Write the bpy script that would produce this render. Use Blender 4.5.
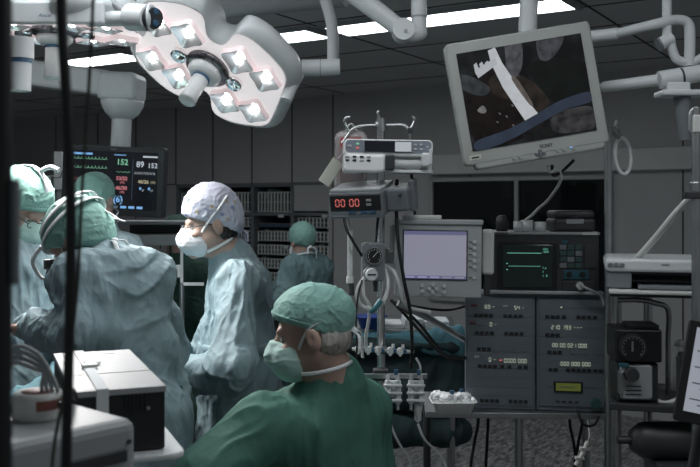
import bpy, bmesh, math, random
import numpy as np
from mathutils import Vector, Matrix, Euler

for o in list(bpy.data.objects): bpy.data.objects.remove(o)
SC = bpy.context.scene
COL = SC.collection
random.seed(7)
PI = math.pi
F, CX, HY, CH = 900.0, 350.0, 207.0, 1.6       # focal length (px), principal column, horizon row, camera height
V = Vector

# ------------------------------------------------------------------ camera, world, light, exposure
cam_d = bpy.data.cameras.new('camera'); cam = bpy.data.objects.new('camera', cam_d); COL.objects.link(cam)
cam.location = (0, 0, CH); cam.rotation_euler = (PI/2, 0, 0)
cam_d.sensor_width = 36; cam_d.lens = F/700*36
cam_d.shift_y = -(233.5-HY)/700
cam_d.clip_start = 0.05
cam_d.dof.use_dof = True; cam_d.dof.focus_distance = 3.1; cam_d.dof.aperture_fstop = 5.6
SC.camera = cam
SC.view_settings.view_transform = 'Standard'; SC.view_settings.look = 'None'
SC.view_settings.gamma = 1; SC.view_settings.use_curve_mapping = False
SC.view_settings.exposure = 0.0
SC.cycles.use_denoising = True
SC.cycles.max_bounces = 6
SC.cycles.sample_clamp_indirect = 4
W = bpy.data.worlds.new('world'); SC.world = W; W.use_nodes = True
W.node_tree.nodes['Background'].inputs[0].default_value = (0.90, 0.97, 1.0, 1)
W.node_tree.nodes['Background'].inputs[1].default_value = 0.14
CEIL_LIGHT = 8.0         # ceiling strip emission
LAMP_SPOT = 62.0         # each surgical lamp's beam (W)
def spot(name, loc, target, power, angle, size=0.12, blend=0.35, color=(1, .97, .95)):
    l = bpy.data.lights.new(name, 'SPOT'); l.energy = power; l.spot_size = math.radians(angle); l.spot_blend = blend
    l.shadow_soft_size = size; l.color = color
    o = bpy.data.objects.new(name, l); COL.objects.link(o); o.location = loc
    o.rotation_euler = (V(target)-V(loc)).to_track_quat('-Z', 'Y').to_euler()
    return o

def P(px, py, D): return V(((px-CX)/F*D, D, CH-(py-HY)/F*D))

# ------------------------------------------------------------------ materials
MATS = {}
def mat(name, col, rough=.5, metal=0, var=.12, vscale=6, bump=0, bscale=60, emit=None, es=0, alpha=1, trans=0, spec=.5, stretch=None, dist=0, sheen=0, ridged=False):
    if name in MATS: return MATS[name]
    m = bpy.data.materials.new(name); m.use_nodes = True; nt = m.node_tree; b = nt.nodes['Principled BSDF']
    b.inputs['Roughness'].default_value = rough; b.inputs['Metallic'].default_value = metal
    b.inputs['Specular IOR Level'].default_value = spec
    b.inputs['Alpha'].default_value = alpha; b.inputs['Transmission Weight'].default_value = trans
    if sheen: b.inputs['Sheen Weight'].default_value = sheen
    tc = nt.nodes.new('ShaderNodeTexCoord'); mp = nt.nodes.new('ShaderNodeMapping')
    nt.links.new(tc.outputs['Object'], mp.inputs[0])
    if stretch: mp.inputs['Scale'].default_value = stretch
    n = nt.nodes.new('ShaderNodeTexNoise'); n.inputs['Scale'].default_value = vscale; n.inputs['Detail'].default_value = 4
    nt.links.new(mp.outputs[0], n.inputs['Vector'])
    r = nt.nodes.new('ShaderNodeValToRGB')
    c0 = [max(0, c*(1-var)) for c in col]; c1 = [min(1, c*(1+var)) for c in col]
    r.color_ramp.elements[0].position = .3; r.color_ramp.elements[1].position = .7
    r.color_ramp.elements[0].color = (*c0, 1); r.color_ramp.elements[1].color = (*c1, 1)
    nt.links.new(n.outputs[0], r.inputs[0]); nt.links.new(r.outputs[0], b.inputs['Base Color'])
    if bump and ridged:
        vo = nt.nodes.new('ShaderNodeTexVoronoi'); vo.inputs['Scale'].default_value = bscale; vo.inputs['Detail'].default_value = 2; vo.inputs['Roughness'].default_value = .6
        m2 = nt.nodes.new('ShaderNodeMapping'); m2.inputs['Scale'].default_value = (1, 1, .5); m2.inputs['Rotation'].default_value = (.5, .3, 0)
        nz = nt.nodes.new('ShaderNodeTexNoise'); nz.inputs['Scale'].default_value = 5; ad = nt.nodes.new('ShaderNodeVectorMath'); ad.operation = 'MULTIPLY_ADD'; ad.inputs[1].default_value = (.12, .12, .12)
        nt.links.new(tc.outputs['Object'], nz.inputs['Vector']); nt.links.new(nz.outputs['Color'], ad.inputs[0]); nt.links.new(tc.outputs['Object'], ad.inputs[2])
        nt.links.new(ad.outputs[0], m2.inputs[0]); nt.links.new(m2.outputs[0], vo.inputs['Vector'])
        bp = nt.nodes.new('ShaderNodeBump'); bp.inputs['Strength'].default_value = bump; bp.inputs['Distance'].default_value = .03
        nt.links.new(vo.outputs['Distance'], bp.inputs['Height']); nt.links.new(bp.outputs[0], b.inputs['Normal'])
    elif bump:
        n2 = nt.nodes.new('ShaderNodeTexNoise'); n2.inputs['Scale'].default_value = bscale; n2.inputs['Detail'].default_value = 5
        n2.inputs['Distortion'].default_value = dist
        if ridged: n2.noise_type = 'RIDGED_MULTIFRACTAL'; n2.inputs['Detail'].default_value = 3; n2.normalize = True
        nt.links.new(mp.outputs[0], n2.inputs['Vector'])
        bp = nt.nodes.new('ShaderNodeBump'); bp.inputs['Strength'].default_value = bump; bp.inputs['Distance'].default_value = .022 if ridged else .01
        nt.links.new(n2.outputs[0], bp.inputs['Height']); nt.links.new(bp.outputs[0], b.inputs['Normal'])
    if emit:
        b.inputs['Emission Color'].default_value = (*emit, 1); b.inputs['Emission Strength'].default_value = es
    MATS[name] = m
    return m
def glow(name, col, s=1):
    return mat(name, [c*.2 for c in col], .4, emit=col, es=s, var=.02)

M_wall = mat('wall_laminate', (.42, .425, .43), .45, var=.05, vscale=2)
M_ceil = mat('ceiling_panel', (.58, .585, .59), .6, var=.06, vscale=1.5)
M_seam = mat('seam', (.02, .02, .02), .8)
M_white = mat('white_enamel', (.62, .65, .66), .35, var=.05)
M_beige = mat('beige_plastic', (.36, .375, .36), .4, var=.05)
M_bright = mat('bright_white_plastic', (.82, .83, .83), .4, var=.03)
M_fascia = mat('blue_grey_fascia', (.22, .25, .30), .4, var=.04)
M_top = mat('pale_box_top', (.34, .35, .36), .5, var=.05)
M_grey = mat('grey_plastic', (.33, .35, .36), .45, var=.06)
M_mid = mat('mid_grey_plastic', (.16, .175, .19), .5, var=.08)
M_slate = mat('slate_panel', (.15, .175, .20), .45, var=.08)
M_dark = mat('dark_plastic', (.035, .038, .042), .45, var=.1)
M_black = mat('black_plastic', (.012, .012, .013), .4, var=.1)
M_rubber = mat('black_rubber', (.010, .010, .011), .6, var=.1)
M_chrome = mat('chrome', (.62, .63, .64), .22, 1, var=.05)
M_steel = mat('brushed_steel', (.42, .43, .44), .38, 1, var=.08, vscale=20)
M_mirror = mat('lamp_reflector', (.92, .92, .93), .12, 1, var=.02)
M_skin = mat('skin', (.40, .275, .225), .5, var=.12, vscale=14, bump=.08, bscale=120)
M_hairg = mat('grey_hair', (.36, .34, .31), .55, var=.35, vscale=60, bump=.6, bscale=90, stretch=(1, 1, .25))
M_hairk = mat('black_hair', (.015, .013, .012), .45, var=.3, vscale=60, bump=.5, bscale=90, stretch=(1, 1, .25))
M_gown = mat('blue_gown_fabric', (.21, .295, .325), .72, var=.08, vscale=5, bump=.48, bscale=9, dist=.6, ridged=True)
M_gown2 = mat('deep_teal_gown_fabric', (.12, .20, .215), .72, var=.12, vscale=5, bump=.38, bscale=9, dist=.6, ridged=True)
M_scrub = mat('green_scrub_fabric', (.05, .15, .115), .8, var=.10, vscale=5, bump=.22, bscale=7, dist=.6, ridged=True)
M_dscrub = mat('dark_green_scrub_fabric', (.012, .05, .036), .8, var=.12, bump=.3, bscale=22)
M_cap = mat('teal_cap_fabric', (.20, .38, .335), .75, var=.12, vscale=16, bump=.4, bscale=40, dist=1.0)
M_mask = mat('white_mask_fabric', (.66, .69, .72), .75, var=.05, bump=.25, bscale=40)
M_maskg = mat('pale_green_mask_fabric', (.38, .56, .52), .75, var=.05, bump=.25, bscale=40)
M_tie = mat('white_tie_tape', (.70, .74, .75), .7, var=.05)
M_drape = mat('blue_drape', (.07, .17, .20), .75, var=.15, vscale=6, bump=.4, bscale=20, dist=1)
M_blue = mat('blue_plastic', (.02, .06, .32), .4)
M_clear = mat('clear_tubing', (.68, .70, .70), .2, var=.05, alpha=.62)
M_pale = mat('pale_plastic', (.58, .59, .57), .4, var=.05)
M_paper = mat('paper_card', (.62, .62, .54), .7, var=.05)
M_glass = mat('dark_glass', (.008, .009, .010), .05, spec=.25, var=.05)
M_scr = mat('screen_black', (.008, .009, .012), .18, emit=(.10, .12, .17), es=.035)
M_btn = mat('dark_button', (.018, .02, .024), .5)
M_btnl = mat('light_button', (.50, .51, .51), .4)
M_steelblue = mat('blue_button', (.04, .11, .20), .4)
G_white = glow('readout_white', (.75, .82, .9), .55)
G_green = glow('readout_green', (.35, .85, .55), .5)
G_red = glow('readout_red', (.95, .32, .36), .45)
G_redled = glow('red_led', (1.0, .24, .22), .5)
G_blue = glow('readout_blue', (.25, .55, 1.0), .7)
G_yel = glow('readout_yellow', (.85, .75, .5), .4)
G_pale = glow('readout_pale', (.78, .86, .68), .45)
G_lav = glow('lavender_screen', (.26, .26, .335), .8)
G_lavb = glow('lavender_screen_bar', (.13, .13, .235), .8)
G_lcd = glow('lcd_backlight', (.40, .48, .10), .12)
G_trace = glow('trace_green', (.25, .80, .62), .45)

# ------------------------------------------------------------------ mesh building
class MB:
    def __init__(s): s.v = []; s.f = []; s.m = []; s.sm = []; s.mats = []
    def mi(s, m):
        if m not in s.mats: s.mats.append(m)
        return s.mats.index(m)
    def add(s, vs, fs, m, smooth=False):
        o = len(s.v); s.v += [tuple(v) for v in vs]; k = s.mi(m)
        for f in fs: s.f.append([i+o for i in f]); s.m.append(k); s.sm.append(smooth)
    def bm(s, b, m, M=None, smooth=False):
        if M is not None: b.transform(M)
        b.verts.ensure_lookup_table(); b.verts.index_update()
        s.add([v.co.copy() for v in b.verts], [[v.index for v in f.verts] for f in b.faces], m, smooth); b.free()
    def box(s, c, d, m, bev=0, M=None, seg=2):
        b = bmesh.new(); bmesh.ops.create_cube(b, size=1)
        bmesh.ops.scale(b, vec=d, verts=b.verts)
        if bev: bmesh.ops.bevel(b, geom=b.edges[:], offset=min(bev, min(d)*.49), segments=seg, profile=.5, affect='EDGES')
        bmesh.ops.translate(b, vec=c, verts=b.verts); s.bm(b, m, M); return s
    def prism(s, poly, y0, y1, m, bev=0, M=None, seg=2, smooth=False):
        """polygon in local x,z extruded along y"""
        b = bmesh.new()
        vs = [b.verts.new((x, y0, z)) for x, z in poly]; f = b.faces.new(vs)
        r = bmesh.ops.extrude_face_region(b, geom=[f])
        bmesh.ops.translate(b, vec=(0, y1-y0, 0), verts=[e for e in r['geom'] if isinstance(e, bmesh.types.BMVert)])
        bmesh.ops.recalc_face_normals(b, faces=b.faces)
        if bev: bmesh.ops.bevel(b, geom=b.edges[:], offset=bev, segments=seg, profile=.5, affect='EDGES')
        s.bm(b, m, M, smooth); return s
    def rrect(s, x0, x1, z0, z1, r, y0, y1, m, bev=0, M=None, n=5):
        return s.prism(rr(x0, x1, z0, z1, r, n), y0, y1, m, bev, M)
    def cyl(s, a, b, r, m, r2=None, n=20, caps=True):
        return s.tube([a, b], [r, r if r2 is None else r2], m, n, smooth_path=False, caps=caps)
    def tube(s, pts, r, m, n=10, smooth_path=True, caps=True, closed=False, sub=6, flat=None):
        pts = [V(p) for p in pts]
        rs = r if isinstance(r, (list, tuple)) else [r]*len(pts)
        if smooth_path and len(pts) > 2:
            q, qr = [], []
            L = len(pts); rng = range(L if closed else L-1)
            for i in rng:
                p0 = pts[i-1] if (closed or i > 0) else pts[0]*2-pts[1]
                p1 = pts[i]; p2 = pts[(i+1) % L]
                p3 = pts[(i+2) % L] if (closed or i+2 < L) else p2*2-p1
                for k in range(sub):
                    t = k/sub
                    q.append(.5*((2*p1)+(-p0+p2)*t+(2*p0-5*p1+4*p2-p3)*t*t+(-p0+3*p1-3*p2+p3)*t**3))
                    qr.append(rs[i]*(1-t)+rs[(i+1) % L]*t)
            if not closed: q.append(pts[-1]); qr.append(rs[-1])
            pts, rs = q, qr
        L = len(pts); vs = []; fs = []
        def tan(i):
            a = pts[(i-1) % L] if closed else pts[max(i-1, 0)]; b = pts[(i+1) % L] if closed else pts[min(i+1, L-1)]
            d = b-a
            return d.normalized() if d.length > 1e-9 else V((0, 0, 1))
        t = tan(0); nrm = t.orthogonal().normalized() if flat is None else (V(flat[2])-t*t.dot(V(flat[2]))).normalized()
        for i in range(L):
            t2 = tan(i); nrm = nrm - t2*nrm.dot(t2)
            if nrm.length < 1e-6: nrm = t2.orthogonal()
            nrm.normalize(); bn = t2.cross(nrm)
            fa, fb = (1, 1) if flat is None else flat[:2]
            for k in range(n):
                a = 2*PI*k/n
                vs.append(pts[i]+(nrm*math.cos(a)*fa+bn*math.sin(a)*fb)*rs[i])
        for i in range(L if closed else L-1):
            j = (i+1) % L
            for k in range(n):
                k2 = (k+1) % n
                fs.append((i*n+k, i*n+k2, j*n+k2, j*n+k))
        s.add(vs, fs, m, True)
        if caps and not closed:
            o = len(vs)
            s.add(vs[:n], [list(range(n))[::-1]], m); s.add(vs[-n:], [list(range(n))], m)
        return s
    def lathe(s, prof, m, M=None, n=28, smooth=True):
        """profile (radius, height) round local z"""
        vs = []; fs = []
        for r, z in prof:
            for k in range(n): a = 2*PI*k/n; vs.append(V((r*math.cos(a), r*math.sin(a), z)))
        for i in range(len(prof)-1):
            for k in range(n): k2 = (k+1) % n; fs.append((i*n+k, i*n+k2, (i+1)*n+k2, (i+1)*n+k))
        if prof[0][0] > 1e-6: fs.append(list(range(n))[::-1])
        if prof[-1][0] > 1e-6: fs.append([(len(prof)-1)*n+k for k in range(n)])
        if M is not None: vs = [M@v for v in vs]
        s.add(vs, fs, m, smooth); return s
    def ball(s, c, r, m, M=None, seg=18):
        b = bmesh.new(); bmesh.ops.create_uvsphere(b, u_segments=seg, v_segments=seg//2, radius=1)
        rr_ = (r, r, r) if not isinstance(r, (tuple, list)) else r
        bmesh.ops.scale(b, vec=rr_, verts=b.verts)
        if M is not None: b.transform(M)
        bmesh.ops.translate(b, vec=c, verts=b.verts); s.bm(b, m, None, True); return s
    def text(s, body, size, x, y, z, m, align='LEFT', depth=0.0006, shear=0, bold=0):
        """lettering in the local x-z plane at y, facing -y"""
        cu = bpy.data.curves.new('t', 'FONT'); cu.body = body; cu.size = size; cu.align_x = align; cu.extrude = depth; cu.shear = shear; cu.offset = bold
        cu.resolution_u = 3
        ob = bpy.data.objects.new('t', cu); me = bpy.data.meshes.new_from_object(ob)
        s.add([(x+v.co.x, y-v.co.z, z+v.co.y) for v in me.vertices], [list(p.vertices) for p in me.polygons], m)
        bpy.data.objects.remove(ob); bpy.data.meshes.remove(me); bpy.data.curves.remove(cu); return s
    def seg7(s, txt, h, x, y, z, m, th=.13):
        w = h*.52; t = h*th
        on = {'0': 'abcdef', '1': 'bc', '2': 'abged', '3': 'abgcd', '4': 'fgbc', '5': 'afgcd', '6': 'afgedc', '7': 'abc', '8': 'abcdefg', '9': 'abfgcd', '-': 'g'}
        for ch in txt:
            for k in on.get(ch, ''):
                c, d = {'a': ((w/2, h), (w-t, t)), 'g': ((w/2, h/2), (w-t, t)), 'd': ((w/2, 0), (w-t, t)), 'f': ((0, h*.75), (t, h/2-t)),
                        'b': ((w, h*.75), (t, h/2-t)), 'e': ((0, h*.25), (t, h/2-t)), 'c': ((w, h*.25), (t, h/2-t))}[k]
                s.box((x+c[0], y, z+c[1]), (d[0], .0012, d[1]), m)
            x += w*1.6 if ch != ' ' else w*.9
        return s
    def build(s, name, parent=None, loc=None, **props):
        me = bpy.data.meshes.new(name); me.from_pydata(s.v, [], s.f); 
        for m in s.mats: me.materials.append(m)
        me.polygons.foreach_set('material_index', s.m); me.polygons.foreach_set('use_smooth', s.sm)
        me.update()
        o = bpy.data.objects.new(name, me); COL.objects.link(o)
        if loc is not None:
            me.transform(Matrix.Translation(-V(loc))); o.location = loc
        if parent is not None: o.parent = parent
        for k, v in props.items(): o[k] = v
        return o

def rr(x0, x1, z0, z1, r, n=5):
    pts = []
    for cx, cz, a0 in ((x1-r, z1-r, 0), (x0+r, z1-r, 90), (x0+r, z0+r, 180), (x1-r, z0+r, 270)):
        for k in range(n+1): a = math.radians(a0+90*k/n); pts.append((cx+r*math.cos(a), cz+r*math.sin(a)))
    return pts
def smooth_poly(pts, n=5, closed=True):
    L = len(pts); out = []
    for i in range(L):
        p0, p1, p2, p3 = [V(pts[(i+k-1) % L]).to_2d() for k in range(4)]
        for k in range(n):
            t = k/n
            q = .5*((2*p1)+(-p0+p2)*t+(2*p0-5*p1+4*p2-p3)*t*t+(-p0+3*p1-3*p2+p3)*t**3); out.append((q.x, q.y))
    return out
def thing(name, label, cat, loc=(0, 0, 0), rot=(0, 0, 0), group=None):
    o = bpy.data.objects.new(name, None); COL.objects.link(o); o.location = loc; o.rotation_euler = rot
    o.empty_display_size = .05
    o['label'] = label; o['category'] = cat
    if group: o['group'] = group
    return o
def tag(o, label, cat, group=None):
    o['label'] = label; o['category'] = cat
    if group: o['group'] = group
    return o
def cable(name, pts, r, m, label, cat='cable', group=None, n=8, **k):
    b = MB(); b.tube(pts, r, m, n, **k); return tag(b.build(name, loc=pts[-1]), label, cat, group)
R = math.radians

# ------------------------------------------------------------------ the wall's own frame: s along it, r out towards the room
UX, UY = .851, -.525
YAW = math.atan2(UY, UX)
P0 = V((0, 8.3, 0)); HC_ = 2.64
def WS(px, py, r=0):
    """pixel on the plane r in front of the back wall -> (s, z)"""
    t = (px-CX)/F
    # point = P0 + s*u + r*n ; n = (UY, -UX)
    x0, y0 = P0.x+r*UY, P0.y-r*UX
    s = (t*y0-x0)/(UX-t*UY); Y = y0+s*UY
    return s, CH-(py-HY)/F*Y
WALLM = Matrix.Translation(P0) @ Matrix.Rotation(YAW, 4, 'Z')     # local x = s, local -y = towards the room
def wall_loc(s, r, z): return WALLM @ V((s, -r, z))
def wbuild(b, name, **props):
    o = b.build(name); o.location = P0; o.rotation_euler = (0, 0, YAW)
    for k, v in props.items(): o[k] = v
    return o
# ------------------------------------------------------------------ structure
def speckle_floor():
    m = bpy.data.materials.new('speckled_vinyl'); m.use_nodes = True; nt = m.node_tree; b = nt.nodes['Principled BSDF']
    b.inputs['Roughness'].default_value = .3
    tc = nt.nodes.new('ShaderNodeTexCoord'); v = nt.nodes.new('ShaderNodeTexNoise'); v.inputs['Scale'].default_value = 34; v.inputs['Detail'].default_value = 6
    mp = nt.nodes.new('ShaderNodeMapping'); mp.inputs['Rotation'].default_value = (0, 0, .55); mp.inputs['Scale'].default_value = (1, .28, 1)
    nt.links.new(tc.outputs['Object'], mp.inputs[0])
    v.inputs['Roughness'].default_value = .8
    nt.links.new(mp.outputs[0], v.inputs['Vector'])
    r = nt.nodes.new('ShaderNodeValToRGB'); e = r.color_ramp.elements
    e[0].position = .42; e[0].color = (.015, .016, .017, 1); e[1].position = .62; e[1].color = (.42, .425, .43, 1)
    nt.links.new(v.outputs[0], r.inputs[0]); nt.links.new(r.outputs[0], b.inputs['Base Color'])
    return m
b = MB(); b.box((0, -4, -.05), (16, 14, .1), speckle_floor()); fl = wbuild(b, 'floor', kind='structure')
b = MB(); b.box((0, -4.4, HC_+.06), (16, 10, .12), M_ceil)
for k in range(-7, 8): b.box((k*1.48+.0, -4.4, HC_), (.012, 10, .006), M_seam)
for r_ in (.6, 1.25, 1.9, 2.45, 2.86, 3.5, 4.15): b.box((0, -r_, HC_), (16, .012, .006), M_seam)
wbuild(b, 'ceiling', kind='structure')

S = lambda px, r=0: WS(px, 200, r)[0]
sJ = S(333)                                    # where the wall steps forward
# wall left of the step: above the shelving only, plus a full-height part further left
sA = S(176)
b = MB()
zc = WS(252, 183)[1]                           # top of the shelving
b.box(((-7+sA)/2, .1, HC_/2), (sA+7, .2, HC_), M_wall)
b.box(((sA+sJ)/2, .1, (zc+HC_)/2), (sJ-sA, .2, HC_-zc), M_wall)
b.box(((sA+sJ)/2, .62, HC_/2), (sJ-sA, .05, HC_), M_wall)
for px in (-60, -15, 10, 56, 98, 136, 176, 213, 252, 292):
    s = S(px); z0 = zc if px >= 176 else 0
    b.box((s, -.001, (z0+HC_)/2), (.011, .006, HC_-z0), M_seam)
b.box(((-7+sA)/2, -.001, zc), (sA+7, .006, .011), M_seam)
wbuild(b, 'wall_back', kind='structure')
b = MB(); b.box(((sJ+7)/2+.0, .04, HC_/2), (7-sJ, .24, HC_), M_wall)
for px in (333, 470, 683, 780): b.box((S(px, .08), -.081, HC_/2), (.010, .006, HC_), M_seam)
wbuild(b, 'wall_right', kind='structure')
b = MB(); b.box((-5.2, -4.4, HC_/2), (.15, 9, HC_), M_wall); wbuild(b, 'wall_left', kind='structure')
# cornice band over the window
s0, z0 = WS(429, 155, .12); _, z1 = WS(429, 175, .12)
b = MB(); b.box(((s0+7)/2, -.12, (z0+z1)/2), (7-s0, .10, z0-z1), M_pale, .01); wbuild(b, 'trim_1', kind='structure')
# window with dark panes
s0, zt = WS(430, 178, .1); s1 = S(612, .1); _, zb = WS(430, 300, .1)
w = bpy.data.objects.new('window_1', None); COL.objects.link(w); w.location = P0; w.rotation_euler = (0, 0, YAW); w['kind'] = 'structure'
b = MB()
sm = S(517, .1); t = .036
for s in (s0+t/2, sm, s1-t/2): b.box((s, -.10, (zt+zb)/2), (t, .05, zt-zb), M_beige, .006)
for z in (zt-t/2, zb+t/2): b.box(((s0+s1)/2, -.10, z), (s1-s0, .05, t), M_beige, .006)
b.build('window_frame', w, kind='structure')
b = MB(); b.box(((s0+sm)/2, -.09, (zt+zb)/2), (sm-s0-t, .012, zt-zb-t), M_glass); b.build('pane', w, kind='structure')
b = MB(); b.box(((s1+sm)/2, -.09, (zt+zb)/2), (s1-sm-t, .012, zt-zb-t), M_glass); b.build('pane', w, kind='structure')

# ceiling strip lights (two rows; the nearer, unseen overhead, is added as fill over the equipment)
M_strip = glow('light_diffuser', (.93, .97, 1.0), CEIL_LIGHT)
lab = {(-1.45, 2.5): 'long white ceiling strip light showing between the surgical lamps', (.03, 2.5): 'long white ceiling strip light behind the tilted surgical lamp',
       (1.53, 2.5): 'long white ceiling strip light above the tilted surgical monitor'}
i = 0
for r0 in (2.5, 5.0):
    for s in (-1.45, .03, 1.53, 3.03, 4.55):
        if r0 == 2.5 and s > 2.9: continue
        if r0 == 5.0 and s < 0: continue
        o = thing('ceiling_light', lab.get((s, r0), 'added fill strip light in the unseen row overhead, nearest the camera side'), 'light', wall_loc(s+.7, r0+.15, HC_), (0, 0, YAW), 'ceiling strip lights')
        b = MB(); b.box((0, 0, -.012), (1.37, .27, .02), M_strip); b.build('diffuser', o)
        b = MB()
        for y in (-.15, .15): b.box((0, y, -.01), (1.43, .03, .03), M_grey)
        for x in (-.70, .70): b.box((x, 0, -.01), (.03, .27, .03), M_grey)
        b.build('light_frame', o)

# ------------------------------------------------------------------ shelving with wire baskets in the far wall
sB, sC, sD = S(213), S(252), S(292)
zr = WS(252, 214)[1]
unit = thing('shelving_unit', 'built-in grey open shelving holding sterile wire baskets in the far wall', 'shelving', wall_loc(0, 0, 0), (0, 0, YAW))
b = MB()
for s in (sA+.02, sB, sC, sD, sJ-.03): b.box((s, .29, zc/2), (.035, .58, zc), M_mid, .003)
b.build('upright', unit)
b = MB(); b.box(((sA+sJ)/2, .29, zc-.02), (sJ-sA, .58, .04), M_mid, .003); b.build('top_board', unit)
b = MB(); b.box(((sA+sJ)/2, .27, zr), (sJ-sA, .54, .03), M_mid, .003); b.build('shelf_board', unit)
b = MB(); b.box(((sA+sJ)/2, .27, .05), (sJ-sA, .54, .1), M_mid, .003); b.build('plinth', unit)
b = MB(); b.box(((sD+sJ)/2, -.0, (zc+zr)/2), (sJ-sD-.06, .025, zc-zr-.06), M_wall, .003); b.build('door', unit, label='closed grey flap door')
b = MB()
for px, py in ((281, 216), (325, 216), (286, 247)):
    s, z = WS(px, py, .02); b.box((s, -.02, z), (.065, .012, .03), M_white, .002)
b.build('label_holder', unit, label='small white label holder')
# runners carrying the baskets
b = MB(); levels = []
zz = zr-.13
while zz > .25: levels.append(zz); zz -= .135
for z in levels:
    for a, c in ((sA, sB), (sB, sC), (sC, sD), (sD, sJ)):
        for s in (a+.035, c-.035): b.box((s, .29, z-.012), (.03, .5, .012), M_steel)
b.build('runner', unit)

M_wire = mat('basket_wire', (.80, .83, .80), .35, .2)
M_pack = [mat('wrapped_pack_green', (.05, .10, .09), .8, bump=.4, bscale=30), mat('wrapped_pack_white', (.16, .17, .17), .8, bump=.4, bscale=30), mat('wrapped_pack_blue', (.05, .09, .16), .8, bump=.4, bscale=30)]
def basket(w_, h_, d_, full, seed):
    rnd = random.Random(seed)
    o = thing('wire_basket', '', 'basket', (0, 0, 0), (0, 0, YAW), 'sterile supply baskets on the far shelves')
    b = MB()
    for z in (.006, h_*.5, h_-.006):
        rad = .005 if z != h_*.5 else .003
        b.tube([(-w_/2, 0, z), (w_/2, 0, z), (w_/2, d_, z), (-w_/2, d_, z)], rad, M_wire, 5, smooth_path=False, closed=True)
    n = int(w_/.038)
    for k in range(n+1):
        x = -w_/2+w_*k/n; b.box((x, -.002, h_/2), (.014, .006, h_), M_wire)
    for k in range(8):
        for sx in (-1, 1): b.box((sx*w_/2, d_*k/8, h_/2), (.006, .008, h_), M_wire)
    b.box((0, d_/2, .006), (w_, d_, .006), M_wire)
    b.build('wire_frame', o)
    x = -w_/2+.02
    b = MB()
    while x < w_/2-.05:
        ww = rnd.uniform(.03, .07); hh = h_*rnd.uniform(.6, full)
        b.box((x+ww/2, d_*.35, hh/2+.01), (ww*.92, d_*.6, hh), rnd.choice(M_pack), .006); x += ww
    b.build('packed_supplies', o, kind='stuff')
    return o
def slot(a, c, z, h_, lab, full, seed, shrink=.09):
    o = basket(c-a-shrink, h_, .5, full, seed); o['label'] = lab; o.location = wall_loc((a+c)/2, -.05, z); return o
cols = [(sA, sB, 'hidden shelving column nearest the vital signs screen'), (sB, sC, 'shelving column just behind the patterned cap'), (sC, sD, 'shelving column between patterned cap and teal-capped helper'), (sD, sJ, 'shelving column beside the grey wall, at the teal-capped helper')]
for ci, (a, c, nm) in enumerate(cols[:3]):
    slot(a, c, zr+.018, .20, f'tall wire basket up top, {nm}', .9+.25*(ci == 2), 50+ci)
ordw = ['uppermost', 'second', 'third', 'fourth', 'fifth', 'sixth', 'seventh', 'eighth']
for ci, (a, c, nm) in enumerate(cols):
    for li, z in enumerate(levels[:6]):
        if ci == 2 and li == 0: continue
        slot(a, c, z, .10, f'{ordw[li]} low basket down, {nm}', 1.15, ci*10+li)
o = thing('supply_tray', 'blue supply tray on the runners above the low wire baskets', 'tray', wall_loc((sC+sD)/2, -.05, levels[0]), (0, 0, YAW))
b = MB(); b.box((0, .22, .02), (sD-sC-.1, .44, .04), M_pack[2], .006); b.build('tray_body', o)
b = MB(); b.box((0, -.004, .035), (sD-sC-.09, .012, .012), M_steel, .003); b.build('tray_rim', o)
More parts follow.
